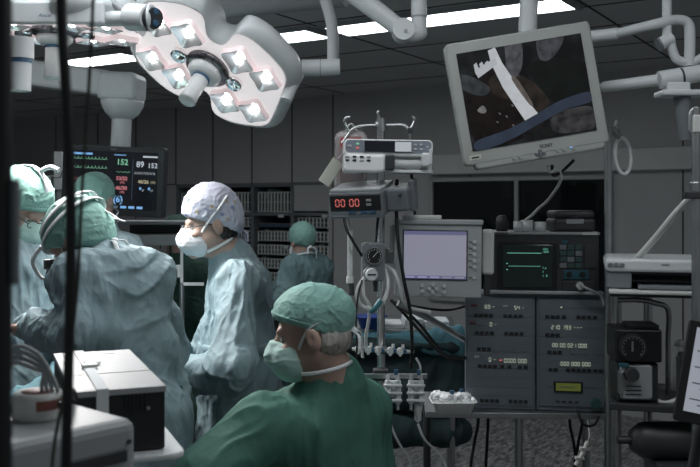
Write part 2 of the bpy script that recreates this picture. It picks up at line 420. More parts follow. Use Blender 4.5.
# ------------------------------------------------------------------ people: smooth-blended bodies meshed on a grid
M_eye = mat('eye_white', (.42, .40, .38), .3)
def na(v): return np.array(v, dtype=np.float32)
class SDF:
    def __init__(s, h): s.h = h; s.pr = []; s.pl = []
    def _p(s, fn, lo, hi, k, sub): s.pr.append((fn, np.array(lo), np.array(hi), k, sub)); return s
    def cap(s, a, b, r1, r2=None, k=.03, sub=False):
        a, b = na(a), na(b); r2 = r1 if r2 is None else r2; ba = b-a; L = float(ba@ba)+1e-9; m = max(r1, r2)
        def fn(p):
            q = p-a; t = np.clip(q@ba/L, 0, 1)
            return np.linalg.norm(q-t[..., None]*ba, axis=-1)-(r1+(r2-r1)*t)
        return s._p(fn, np.minimum(a, b)-m, np.maximum(a, b)+m, k, sub)
    def ecap(s, a, b, ra, rb, xd, k=.04):
        a, b, xd = na(a), na(b), na(xd); ax = b-a; L = float(np.linalg.norm(ax)); ax = ax/L
        xd = xd-ax*(xd@ax); xd /= np.linalg.norm(xd); yd = np.cross(ax, xd); m = max(*ra, *rb)
        def fn(p):
            q = p-a; w = q@ax; t = np.clip(w/L, 0, 1); e = w-t*L
            rx = ra[0]+(rb[0]-ra[0])*t; ry = ra[1]+(rb[1]-ra[1])*t; mn = np.minimum(rx, ry)
            return (np.sqrt((q@xd/rx)**2+(q@yd/ry)**2+(e/mn)**2)-1)*mn
        return s._p(fn, np.minimum(a, b)-m, np.maximum(a, b)+m, k, False)
    def ell(s, c, r, ax=None, k=.02, sub=False):
        c, r = na(c), na(r); A = np.eye(3, dtype=np.float32) if ax is None else na([list(x) for x in ax])
        def fn(p):
            q = (p-c)@A.T; k0 = np.linalg.norm(q/r, axis=-1)+1e-6; k1 = np.linalg.norm(q/(r*r), axis=-1)+1e-6
            return k0*(k0-1)/k1
        m = float(r.max()); return s._p(fn, c-m, c+m, k, sub)
    def plane(s, pt, n): s.pl.append((na(pt), na(V(n).normalized()))); return s
    def mesh(s, smooth=2):
        h = s.h
        lo = np.min([p[1] for p in s.pr if not p[4]], axis=0)-3*h-.02; hi = np.max([p[2] for p in s.pr if not p[4]], axis=0)+3*h+.02
        n = np.ceil((hi-lo)/h).astype(int)+1; D = np.full(n, .5, np.float32)
        for fn, l, u, k, sub in s.pr:
            pad = k+3*h+.03
            i0 = np.clip(np.floor((l-pad-lo)/h).astype(int), 0, n); i1 = np.clip(np.ceil((u+pad-lo)/h).astype(int)+1, 0, n)
            if np.any(i1 <= i0): continue
            g = np.stack(np.meshgrid(*[(np.arange(i0[d], i1[d])*h+lo[d]).astype(np.float32) for d in range(3)], indexing='ij'), -1)
            d = fn(g); sl = tuple(slice(i0[q], i1[q]) for q in range(3)); c = D[sl]
            if sub: d = -d; t = np.clip(.5-.5*(d-c)/k, 0, 1) if k else 0; D[sl] = c*t+d*(1-t)+k*t*(1-t)
            else: t = np.clip(.5+.5*(d-c)/k, 0, 1); D[sl] = d*(1-t)+c*t-k*t*(1-t)
        if s.pl:
            g = np.stack(np.meshgrid(*[(np.arange(n[d])*h+lo[d]).astype(np.float32) for d in range(3)], indexing='ij'), -1)
            for p, nn in s.pl: D = np.maximum(D, (g-p)@nn)
        return surface_nets(D, lo, h, smooth)
def surface_nets(D, lo, h, smooth=2):
    S = D < 0; n = D.shape
    cs = [(i, j, k) for i in (0, 1) for j in (0, 1) for k in (0, 1)]
    cut = lambda A, c: A[c[0]:n[0]-1+c[0], c[1]:n[1]-1+c[1], c[2]:n[2]-1+c[2]]
    cnt = sum(cut(S, c).astype(np.int8) for c in cs); act = (cnt > 0) & (cnt < 8)
    idx = np.full(act.shape, -1, np.int32); ijk = np.argwhere(act); idx[act] = np.arange(len(ijk))
    acc = np.zeros((len(ijk), 3)); m = np.zeros(len(ijk))
    for c in cs:
        for ax in range(3):
            if c[ax]: continue
            e = list(c); e[ax] = 1
            a = D[ijk[:, 0]+c[0], ijk[:, 1]+c[1], ijk[:, 2]+c[2]]; b = D[ijk[:, 0]+e[0], ijk[:, 1]+e[1], ijk[:, 2]+e[2]]
            x = (a < 0) != (b < 0); t = np.where(x, a/np.where(x, a-b, 1), 0)
            p = np.tile(np.array(c, float), (len(ijk), 1)); p[:, ax] += t
            acc[x] += p[x]; m += x
    v = (ijk+acc/m[:, None])*h+lo
    quads = []
    for ax in range(3):
        o1, o2 = [(1, 2), (2, 0), (0, 1)][ax]
        sl0 = [slice(1, -1)]*3; sl0[ax] = slice(0, n[ax]-1); sl1 = list(sl0); sl1[ax] = slice(1, n[ax])
        a, b = S[tuple(sl0)], S[tuple(sl1)]
        for sgn, msk in ((1, a & ~b), (-1, b & ~a)):
            e = np.argwhere(msk); off = np.ones(3, int); off[ax] = 0; e = e+off
            q = []
            for d1, d2 in ((1, 1), (0, 1), (0, 0), (1, 0)):
                w = e.copy(); w[:, o1] -= d1; w[:, o2] -= d2; q.append(idx[w[:, 0], w[:, 1], w[:, 2]])
            q = np.stack(q, 1)
            quads.append(q if sgn > 0 else q[:, ::-1])
    q = np.concatenate(quads); q = q[(q >= 0).all(1)]
    for _ in range(smooth):
        a2 = np.zeros_like(v); c2 = np.zeros(len(v))
        for k in range(4):
            np.add.at(a2, q[:, k], v[q[:, (k+1) % 4]]); np.add.at(c2, q[:, k], 1)
            np.add.at(a2, q[:, (k+1) % 4], v[q[:, k]]); np.add.at(c2, q[:, (k+1) % 4], 1)
        c2[c2 == 0] = 1; v = .5*v+.5*a2/c2[:, None]
    return v, q
def vnormals(v, q):
    fn = np.cross(v[q[:, 2]]-v[q[:, 0]], v[q[:, 3]]-v[q[:, 1]]); N = np.zeros_like(v)
    for k in range(4): np.add.at(N, q[:, k], fn)
    return N/(np.linalg.norm(N, axis=1, keepdims=True)+1e-12)
def vnoise(p, seed=0):
    i = np.floor(p).astype(np.int64); f = p-i; f = f*f*f*(f*(f*6-15)+10)
    def hsh(x, y, z):
        n = (x*374761393+y*668265263+z*2147483647+seed*974634777) & 0xffffffff
        n = ((n ^ (n >> 13))*1274126177) & 0xffffffff; n = n ^ (n >> 16)
        return (n & 0xffff)/65535.0
    r = 0
    for a in (0, 1):
        for b in (0, 1):
            for c in (0, 1):
                w = (f[:, 0] if a else 1-f[:, 0])*(f[:, 1] if b else 1-f[:, 1])*(f[:, 2] if c else 1-f[:, 2])
                r = r+w*hsh(i[:, 0]+a, i[:, 1]+b, i[:, 2]+c)
    return r
def worley(p, seed=0):
    i = np.floor(p).astype(np.int64); best = np.full(len(p), 9.0)
    def hsh(x, y, z, k):
        n = (x*374761393+y*668265263+z*2147483647+(seed*7+k)*974634777) & 0xffffffff
        n = ((n ^ (n >> 13))*1274126177) & 0xffffffff; n = n ^ (n >> 16)
        return (n & 0xffff)/65535.0
    for a in (-1, 0, 1):
        for b in (-1, 0, 1):
            for c in (-1, 0, 1):
                x, y, z = i[:, 0]+a, i[:, 1]+b, i[:, 2]+c
                q = np.stack([x+hsh(x, y, z, 1), y+hsh(x, y, z, 2), z+hsh(x, y, z, 3)], 1)
                best = np.minimum(best, ((p-q)**2).sum(1))
    return np.sqrt(best)
def creases(v, q, amp, freq, seed, stretch=(1, 1, .45)):
    """crumpled-cloth relief along the normals: sharp ridged folds on a warped lattice"""
    N = vnormals(v, q); p = v*np.array(stretch)*freq
    w = np.stack([vnoise(p*.7+7.1, seed+1), vnoise(p*.7+3.3, seed+2), vnoise(p*.7+9.7, seed+3)], 1)-.5
    p = p+w*1.6
    r1 = 1-np.abs(2*vnoise(p, seed)-1); r2 = 1-np.abs(2*vnoise(p*2.1+5, seed+5)-1); r3 = 1-np.abs(2*vnoise(p*4.3+5, seed+6)-1)
    d = (r1**7*1.0+r2**6*.6+r3**4*.25)-.28+.5*(vnoise(p*.5+2, seed+8)-.5)
    if freq < 15 and amp > .012:
        f1 = worley(p*.8, seed+11); f2 = worley(p*1.9+3, seed+12)
        d = .30*d+1.25*(f1-.5)+.55*(f2-.5)
    return v+N*(d*amp)[:, None]
def mesh_obj(name, vq, m, base, parent=None, **props):
    v, q = vq; me = bpy.data.meshes.new(name)
    me.from_pydata((v-np.array(base)).tolist(), [], q.tolist()); me.materials.append(m)
    me.polygons.foreach_set('use_smooth', [True]*len(me.polygons)); me.update()
    o = bpy.data.objects.new(name, me); COL.objects.link(o)
    if parent is None: o.location = base
    else: o.parent = parent
    for k, x in props.items(): o[k] = x
    return o
def frame(f, up=(0, 0, 1), roll=0):
    f = V(f).normalized(); l = V(up).cross(f).normalized(); u = f.cross(l)
    if roll: q = Matrix.Rotation(roll, 3, f); l = q@l; u = q@u
    return f, l, u

def person(label, base, HC, hf, N, SH, tf, EL, ER, WL, WR, H, cap_m, cloth='gown', cloth_m=None, hem=.35, hw=.17, roll=0, big=1.0, cap=None, mask_m=None,
           hair=None, seed=1, group=None, amp=.016, legs=None, sleeve=1.0, neckr=.055, tie=True, glasses=False, puff=1.0, mask_shape='soft', mtop=-.006, freq=9.5, collar=.15, colr=.070, shr=.078, fat=0.0, belt=False, detail=.006):
    base, HC, N, SH, EL, ER, WL, WR, H = map(V, (base, HC, N, SH, EL, ER, WL, WR, H))
    f, l, u = frame(hf, roll=roll); ax = (f, l, u)
    hp = lambda a, b, c: HC+(f*a+l*b+u*c)*big
    B = big; tfw, tl, _ = frame(tf)
    SL, SR = SH+tl*hw, SH-tl*hw
    Wst = H.lerp(SH, .42)
    if legs is None:
        legs = []
        for sg in (1, -1):
            hip = H+tl*(.085*sg); foot = V((hip.x, hip.y, .07)); foot.x += tfw.x*.02; legs.append((hip, hip.lerp(foot, .5)+tfw*.03, foot))
    # --- skin: one continuous body
    s = SDF(detail)
    s.ell(hp(-.012, 0, .035), (.098*B, .076*B, .090*B), ax)
    s.ell(hp(.032, 0, -.040), (.058*B, .058*B, .078*B), ax, k=.03)
    for g in (1, -1): s.cap(hp(.0, .052*g, -.045), hp(.078, .012*g, -.100), .020*B, .018*B, k=.03)
    s.cap(hp(.082, -.03, .018), hp(.082, .03, .018), .013*B, k=.012)
    for g in (1, -1): s.ell(hp(.100, .032*g, -.003), (.014*B, .016*B, .009*B), ax, k=.010, sub=True)
    for g in (1, -1): s.ell(hp(.070, .036*g, -.032), (.022*B, .022*B, .018*B), ax, k=.015)
    s.cap(hp(.090, 0, .006), hp(.112, 0, -.034), .009*B, .013*B, k=.010)
    for g in (1, -1): s.ell(hp(.100, .012*g, -.037), (.011*B, .008*B, .008*B), ax, k=.006)
    s.ell(hp(.088, 0, -.066), (.011*B, .024*B, .006*B), ax, k=.006); s.ell(hp(.086, 0, -.076), (.011*B, .021*B, .007*B), ax, k=.006)
    for g in (1, -1):
        s.ell(hp(-.012, .084*g, -.004), (.021*B, .012*B, .034*B), ((f*.97-u*.22).normalized(), l, (u*.97+f*.22).normalized()), k=.006)
        s.ell(hp(-.005, .098*g, -.002), (.011*B, .009*B, .020*B), ax, k=.004, sub=True)
    s.cap(hp(-.022, 0, -.05), N, neckr*B, (neckr+.008)*B, k=.035)
    s.cap(SL, SR, .052, k=.05); s.cap(N, SH, .065, .08, k=.06)
    s.ecap(SH-V((0, 0, .06)), Wst, (.150+fat, .100+fat), (.130+fat, .098+fat), tl); s.ecap(Wst, H, (.130+fat, .098+fat), (.150+fat, .110+fat), tl)
    for A, E, Wr, g in ((SL, EL, WL, 1), (SR, ER, WR, -1)):
        s.cap(A, E, .054, .042); s.cap(E, Wr, .042, .029)
        d = (Wr-E).normalized(); side = (tl if abs(d.dot(tl)) < .85 else tfw); side = (side-d*side.dot(d)).normalized()*g
        dn = d.cross(side)*g
        if dn.z > 0: dn = -dn
        s.ell(Wr+d*.045, (.050, .040, .017), (d, side, dn), k=.02)
        for q in range(4):
            L = (.068, .080, .074, .058)[q]; k0 = Wr+d*.085-side*(-.030+.020*q); k1 = k0+d*L*.5+dn*.010; k2 = k1+d*L*.42+dn*.026
            s.cap(k0, k1, .0095, .0088, k=.008); s.cap(k1, k2, .0088, .0075, k=.004)
        t0 = Wr+d*.025+side*.030; t1 = t0+d*.035+side*.026+dn*.01; s.cap(t0, t1, .012, .0105, k=.012); s.cap(t1, t1+d*.03+dn*.012, .0105, .009, k=.004)
    for hip, kn, ft in legs:
        s.cap(hip, kn, .082, .055); s.cap(kn, ft, .054, .036)
        s.cap(ft-V((0, 0, .025)), ft+tfw*.15-V((0, 0, .04)), .035, .028)
    body = mesh_obj('person', s.mesh(1), M_skin, base); tag(body, label, 'person', group)
    # --- eyes
    for g in (1, -1):
        b = MB(); c = hp(.0735, .031*g, -.004)-base; b.ball(c, .0120*B, M_eye, seg=14); b.ball(c+f*.0060*B, .0070*B, M_black, seg=10); b.build('eye', body)
    # --- clothes
    g_ = SDF(.0065)
    if cloth == 'gown':
        g_.cap(N+(hp(-.022, 0, -.05)-N)*collar, N, colr, .080, k=.03); g_.cap(N, SH, .080, .095, k=.06); g_.cap(SL, SR, shr, k=.05)
        g_.ecap(SH-V((0, 0, .05)), Wst, (.185+fat, .128+fat), (.178+fat, .138+fat), tl, k=.06)
        hc = V((H.x, H.y, hem+.12))
        g_.ecap(Wst, H, (.178+fat, .138+fat), (.20+fat, .16+fat), tl, k=.05); g_.ecap(H, hc, (.20+fat, .16+fat), (.235+fat, .20+fat), tl, k=.05)
        for A, E, Wr in ((SL, EL, WL), (SR, ER, WR)):
            g_.cap(A, E, shr+.002, .078*puff, k=.05); g_.cap(E, E.lerp(Wr, .75), .078*puff, .062*puff, k=.03); g_.cap(E.lerp(Wr, .75), Wr+(Wr-E).normalized()*.03, .055, .040, k=.02)
        g_.plane((0, 0, hem), (0, 0, -1))
    else:
        g_.cap(N+(hp(-.022, 0, -.05)-N)*.16, N, .074, .084, k=.02); g_.cap(N, SH, .084, .098, k=.05); g_.cap(SL, SR, .074, k=.05)
        g_.ecap(SH-V((0, 0, .05)), Wst, (.185+fat, .13+fat), (.172+fat, .138+fat), tl, k=.06); g_.ecap(Wst, H-V((0, 0, .02)), (.172+fat, .138+fat), (.185+fat, .148+fat), tl, k=.05)
        for A, E in ((SL, EL), (SR, ER)): g_.cap(A, A.lerp(E, sleeve), .080, .078, k=.05)
    v, q = g_.mesh(2); v0 = v; v = creases(v, q, amp, freq, seed)
    wt = np.clip(np.linalg.norm(v0-np.array(N)-np.array((0, 0, .03)), axis=1)/.2, .05, 1)[:, None]; v = v0+(v-v0)*wt
    gown = mesh_obj('gown' if cloth == 'gown' else 'scrub_top', (v, q), cloth_m, base, body)
    t = SDF(.010)
    for hip, kn, ft in legs: t.cap(hip, kn, .10, .078); t.cap(kn, ft+V((0, 0, .05)), .078, .062)
    t.ecap(H+V((0, 0, .05)), H-V((0, 0, .04)), (.162+fat, .122+fat), (.165+fat, .125+fat), tl)
    v, q = t.mesh(1); mesh_obj('trousers', (creases(v, q, .008, 8, seed+3), q), M_scrub if cloth != 'gown' else M_dscrub, base, body)
    if cloth == 'gown' and belt:
        zc = Wst.lerp(H, .25); b = MB(); rg = []
        for k in range(32):
            a = 2*PI*k/32; rg.append(zc+tl*(.193+fat)*math.cos(a)+V((-tl.y, tl.x, 0))*(.153+fat)*math.sin(a)-base)
        b.tube(rg, .020, cloth_m, 8, closed=True, sub=2, flat=(1, .4, (0, 0, 1))); b.build('waist_tie', gown)
    # --- cap
    c = SDF(.0045); cp = dict(r=(.115, .093, .104), c=(-.008, 0, .040), brow=.045, nape=-.035, bulge=None)
    cp.update(cap or {})
    c.ell(hp(*cp['c']), tuple(x*B for x in cp['r']), ax)
    if cp['bulge']: c.ell(hp(*cp['bulge'][0]), tuple(x*B for x in cp['bulge'][1]), ax, k=.05)
    n = (hp(.1, 0, cp['brow'])-hp(-.1, 0, cp['nape'])).cross(l); n = n if n.dot(u) < 0 else -n
    c.plane(hp(.1, 0, cp['brow']), n)
    v, q = c.mesh(2); v = creases(v, q, .0038*B, 15, seed+9, (1, 1, 1))
    capo = mesh_obj('cap', (v, q), cap_m, base, body)
    b = MB()                                            # turned-up band along the cap's edge
    ring = []
    for k in range(28):
        a = 2*PI*k/28; ca, sa = math.cos(a), math.sin(a)
        zz = (cp['brow']+cp['nape'])/2+(cp['brow']-cp['nape'])/2*ca*(cp['r'][0]/.1)
        dz = (zz-cp['c'][2])/cp['r'][2]; sc = math.sqrt(max(.15, 1-dz*dz))
        ring.append(hp(cp['c'][0]+cp['r'][0]*sc*ca, cp['r'][1]*sc*sa, zz+.006)-base)
    b.tube(ring, .006*B, cap_m, 8, closed=True, sub=2, flat=(1.3, .25, u)); b.build('hem_band', capo)
    if tie:
        b = MB()
        for g, d in ((1, .05), (-1, .085)):
            p0 = hp(-.112, .008*g, cp['nape']+.01)-base
            b.tube([p0, p0+(-f*.02+l*.022*g-u*.015)*B, p0+(-f*.018+l*.030*g-u*d)*B], .008*B, cap_m if tie is True else tie, 6, flat=(1, .3, l))
        b.ball(hp(-.116, 0, cp['nape']+.008)-base, .012*B, cap_m if tie is True else tie); b.build('cap_ties', capo)
    if hair:
        h = SDF(.005); h.ell(hp(-.030, 0, -.012), (.083*B, .0805*B, .062*B), ax); 
        h.ell(hp(.005, .0, .0), (.05*B, .0795*B, .05*B), ax, k=.02)
        for g in (1, -1): h.ell(hp(.004, .080*g, -.004), (.034*B, .030*B, .042*B), ax, k=.006, sub=True)
        h.plane(hp(.030, 0, 0), f); v, q = h.mesh(1); mesh_obj('hair', (creases(v, q, .004, 40, seed, (1, 1, .3)), q), hair, base, body)
    if mask_m:
        k = SDF(.0045)
        if mask_shape == 'soft':
            k.ell(hp(.058, 0, -.062), (.068*B, .068*B, .066*B), ax); k.cap(hp(.105, 0, -.018), hp(.118, 0, -.045), .018*B, .022*B, k=.03)
        else:
            k.cap(hp(.088, 0, -.016), hp(.102, 0, -.040), .028*B, .036*B, k=.02); k.ell(hp(.056, 0, -.062), (.072*B, .064*B, .058*B), ax, k=.03)
        k.plane(hp(.085, 0, mtop), u-f*.25); k.plane(hp(.020, 0, -.06), -f-u*.35)
        v, q = k.mesh(1); v = creases(v, q, .0022*B, 26, seed+4, (.4, .4, 2.2))
        mk = mesh_obj('face_mask', (v, q), mask_m, base, body)
        b = MB()
        for g in (1, -1):
            if mask_shape == 'soft':
                b.tube([x-base for x in (hp(.035, .060*g, -.030), hp(.014, .078*g, .004), hp(-.012, .087*g, .034), hp(-.05, .080*g, .045), hp(-.08, .06, .05))], .0055*B, M_tie, 6, flat=(1, .35, u))
                b.tube([x-base for x in (hp(.035, .058*g, -.098), hp(.0, .068*g, -.098), hp(-.045, .070*g, -.094), hp(-.085, .042*g, -.090), hp(-.102, .0*g, -.088))], .0055*B, M_tie, 6, flat=(1, .35, u))
            else:
                b.tube([x-base for x in (hp(.048, .064*g, -.022), hp(.016, .091*g, .026), hp(-.022, .096*g, .066), hp(-.045, .088*g, .092), hp(-.062, .074*g, .110))], .0052*B, M_tie, 6, flat=(1, .35, u))
                b.tube([x-base for x in (hp(.035, .062*g, -.098), hp(-.01, .062*g, -.082), hp(-.06, .056*g, -.062), hp(-.088, .0, -.052))], .006*B, M_tie, 6, flat=(1, .35, u))
        b.build('mask_strap', mk)
    if glasses:
        b = MB()
        for g in (1, -1):
            cc = hp(.108, .032*g, -.004)-base
            b.tube([cc+(l*.023*math.cos(a)+u*.015*math.sin(a))*B for a in [2*PI*q/16 for q in range(16)]], .0016, M_dark, 6, closed=True, sub=1)
            b.tube([x-base for x in (hp(.108, .055*g, .0), hp(.06, .078*g, .004), hp(.0, .083*g, .006))], .0018, M_dark, 6)
        b.tube([x-base for x in (hp(.109, .010, .0), hp(.113, 0, .004), hp(.109, -.010, .0))], .0016, M_dark, 6)
        b.build('glasses', body)
    return body, hp, base, gown, capo

M_floral = None
def floral():
    m = mat('patterned_cap_fabric', (.44, .47, .56), .75, var=.06, vscale=8, bump=.4, bscale=40, dist=1)
    nt = m.node_tree; b = nt.nodes['Principled BSDF']; src = b.inputs['Base Color'].links[0].from_socket
    tc = nt.nodes.new('ShaderNodeTexCoord'); vo = nt.nodes.new('ShaderNodeTexVoronoi'); vo.inputs['Scale'].default_value = 32
    nt.links.new(tc.outputs['Object'], vo.inputs['Vector'])
    r = nt.nodes.new('ShaderNodeValToRGB'); r.color_ramp.elements[0].position = .22; r.color_ramp.elements[0].color = (1, 1, 1, 1); r.color_ramp.elements[1].position = .34; r.color_ramp.elements[1].color = (0, 0, 0, 1)
    nt.links.new(vo.outputs['Distance'], r.inputs[0])
    rc = nt.nodes.new('ShaderNodeValToRGB'); rc.color_ramp.interpolation = 'CONSTANT'
    e = rc.color_ramp.elements; e[0].color = (.44, .47, .56, 1); e[1].position = .5; e[1].color = (.16, .20, .32, 1); x = e.new(.75); x.color = (.40, .33, .24, 1)
    nt.links.new(vo.outputs['Color'], rc.inputs[0])
    mx = nt.nodes.new('ShaderNodeMix'); mx.data_type = 'RGBA'
    nt.links.new(r.outputs[0], mx.inputs[0]); nt.links.new(src, mx.inputs[6]); nt.links.new(rc.outputs[0], mx.inputs[7]); nt.links.new(mx.outputs[2], b.inputs['Base Color'])
    return m

# seated anaesthetist-side man in green
seat_base = V((-.02, 2.74, 0))
hip = V((-.03, 2.76, .56))
person('seated person in green scrubs and teal cap, head turned aside, pale mask', seat_base, P(312, 334, 2.66), (-1, .06, -.12), P(335, 384, 2.70), V((-.10, 2.69, .972)), (-.6, .8, 0),
       V((-.43, 2.40, .82)), V((.055, 2.86, .70)), V((-.30, 2.58, .72)), V((-.14, 3.02, .68)), hip, M_cap, 'scrubs', M_scrub, hw=.175, mask_m=M_maskg, hair=M_hairg,
       seed=11, amp=.030, sleeve=.70, cap=dict(r=(.118, .090, .092), c=(-.012, 0, .050), brow=.060, nape=-.012), tie=M_tie, roll=0, mtop=-.012, big=1.06, fat=.012, neckr=.06, freq=6,
       legs=[(hip+V((-.09, -.05, 0)), hip+V((-.22, .30, .0)), hip+V((-.23, .34, -.47))), (hip+V((.05, .07, 0)), hip+V((-.06, .40, 0)), hip+V((-.07, .44, -.47)))])
o = thing('stool', 'round swivel stool under the seated person in green', 'stool', (-.03, 2.76, 0))
b = MB(); b.lathe([(.0, .34), (.17, .34), (.185, .35), (.185, .365), (.17, .38), (0, .38)], M_dark); b.build('seat', o)
b = MB(); b.cyl((0, 0, .06), (0, 0, .345), .025, M_chrome); b.build('post', o)
for k in range(5):
    a = 2*PI*k/5; b = MB(); b.cyl((0, 0, .08), (.15*math.cos(a), .15*math.sin(a), .06), .016, M_chrome, .012, 10); b.ball((.15*math.cos(a), .15*math.sin(a), .028), .028, M_rubber); b.build('leg', o)

# standing woman in profile
person('standing person in blue gown, patterned cap and white mask, shown in profile', V((-.46, 3.6, 0)), P(211, 225, 3.57), (-.94, -.30, -.10), P(231, 260, 3.62), P(238, 282, 3.60)+V((0, 0, 0)), (-.97, -.12, 0),
       P(229, 366, 3.28), P(205, 360, 3.95), P(176, 378, 3.38), P(168, 372, 3.75), V((-.46, 3.62, .93)), floral(), 'gown', M_gown, hem=.32, hw=.16, mask_m=M_mask, hair=M_hairk,
       seed=21, amp=.040, cap=dict(r=(.114, .094, .112), c=(-.008, 0, .056), brow=.048, nape=-.040, bulge=((-.066, 0, .000), (.06, .070, .060))), mask_shape='tent', glasses=True, big=1.02, puff=1.12, freq=7, fat=-.005, collar=.12, belt=True)

# surgeon with headlight, back to the viewer
sg = person('bending surgeon in blue gown seen from behind, teal cap under a headlight band', V((-.68, 2.88, 0)), P(79, 241, 2.96), (-.74, .30, -.58), P(108, 270, 2.93), P(113, 279, 2.90), (-.62, .78, 0),
       P(84, 336, 2.76), P(156, 350, 3.20), P(28, 328, 2.96), P(124, 338, 3.22), V((-.675, 2.90, .93)), M_cap, 'gown', M_gown, hem=.32, hw=.128, mask_m=M_mask, hair=M_hairk, fat=-.024, collar=.18, colr=.072, shr=.070,
       seed=31, amp=.040, cap=dict(r=(.120, .097, .104), c=(-.012, 0, .042), nape=-.090, bulge=((-.050, 0, -.02), (.072, .078, .074))), tie=M_tie, puff=1.1, freq=7)
body, hp, base, gown, capo = sg
b = MB()
for zz, rx in ((.058, .124), (.092, .112)):
    b.tube([hp(-.012+rx*math.cos(a), (rx-.022)*math.sin(a), zz-.02*math.cos(a))-base for a in [2*PI*k/24 for k in range(24)]], .013, M_tie, 8, closed=True, sub=2, flat=(1, .28, (0, 0, 1)))
b.tube([hp(-.12, 0, .06)-base, hp(-.08, 0, .13)-base, hp(0, 0, .152)-base, hp(.07, 0, .13)-base, hp(.105, 0, .07)-base], .013, M_tie, 8, flat=(1, .28, (.4, .9, 0)))
hl = b.build('headlight_band', body)
b = MB(); b.box((0, 0, 0), (.05, .04, .035), M_dark, .006, M=Matrix.Translation(hp(.135, 0, .0)-base)); b.cyl(hp(.14, 0, -.005)-base, hp(.175, 0, -.03)-base, .014, M_dark); b.build('headlight', hl)
b = MB()
for g in (1, -1): b.tube([hp(.10, .05*g, .05)-base, hp(.155, .055*g, .03)-base, hp(.165, .045*g, -.03)-base, hp(.12, .05*g, -.05)-base, hp(.05, .075*g, -.03)-base], .007, M_tie, 8)
b.build('headlight_bracket', hl)
b = MB()
for g in (-1,): 
    b.tube([hp(-.02, .09*g, .10)-base, hp(-.08, .085*g, .045)-base, hp(-.15, .06*g, -.03)-base], .006, M_tie, 6, flat=(1, .35, (0, 1, 0)))
b.tube([hp(-.09, 0, .08)-base, hp(-.13, -.02, .03)-base, hp(-.17, -.01, -.04)-base], .006, M_tie, 6, flat=(1, .35, (0, 1, 0)))
b.build('hanging_tie', capo)

# colleague across the table
person('masked surgeon facing the viewer across the table, teal cap before the vital signs screen', V((-1.16, 4.15, 0)), P(95, 201, 4.08), (-.42, -.80, -.42), P(98, 230, 4.14), P(100, 252, 4.16), (-.3, -.95, 0),
       P(128, 318, 4.05), P(76, 318, 4.05), P(112, 322, 3.84), P(92, 322, 3.84), V((-1.14, 4.2, .93)), M_cap, 'gown', M_gown, hem=.32, hw=.120, fat=-.02, mask_m=M_mask, big=.92, seed=41, amp=.022, glasses=True, detail=.007)
# assistant at the far left side of the table
asst = person('assistant in pale blue gown leaning over the table beside the tall black post', V((-1.27, 3.42, 0)), P(21, 206, 3.42), (.74, -.34, -.58), P(20, 240, 3.45), P(22, 262, 3.46), (.8, -.5, 0),
       P(46, 330, 3.56), P(-4, 332, 3.34), P(74, 345, 3.52), P(52, 345, 3.38), V((-1.28, 3.46, .93)), M_cap, 'gown', M_gown, hem=.32, hw=.16, mask_m=M_maskg, hair=M_hairk, seed=51, amp=.032, glasses=True, big=1.05)
body, hp, base, gown, capo = asst
b = MB(); b.tube([hp(.10, 0, .07)-base, hp(.05, .0, .135)-base, hp(-.03, 0, .152)-base, hp(-.11, 0, .10)-base], .013, M_tie, 8, flat=(1, .28, (.4, .9, 0)))
b.tube([hp(.0, 0, .15)-base, hp(.03, 0, .19)-base, hp(.07, 0, .205)-base], .009, M_tie, 8); b.build('headlight_band', body)
# dim nurse in dark green behind
person('helper in dark green scrubs in shade behind the patterned cap', V((-1.03, 5.5, 0)), P(178, 238, 5.5), (.35, .92, -.1), P(178, 262, 5.5), P(180, 272, 5.5), (.2, .98, 0),
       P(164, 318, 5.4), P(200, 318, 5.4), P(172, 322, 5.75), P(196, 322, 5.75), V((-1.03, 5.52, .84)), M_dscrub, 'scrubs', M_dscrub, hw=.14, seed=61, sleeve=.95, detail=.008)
# helper at the shelves
person('helper in teal gown and tied teal cap at the far shelves, back turned', V((-.31, 6.5, 0)), P(302, 242, 6.5), (-.55, .82, -.12), P(304, 258, 6.5), P(306, 268, 6.5), (-.6, .8, 0),
       P(284, 302, 6.3), P(322, 302, 6.7), P(270, 288, 6.6), P(300, 300, 6.9), V((-.31, 6.52, .80)), M_cap, 'gown', M_gown2, hem=.32, hw=.120, fat=-.012, mask_m=M_mask, seed=71, tie=M_tie, amp=.032, detail=.008, big=.98,
       cap=dict(r=(.118, .098, .108), c=(-.012, 0, .045), brow=.05, nape=-.055))
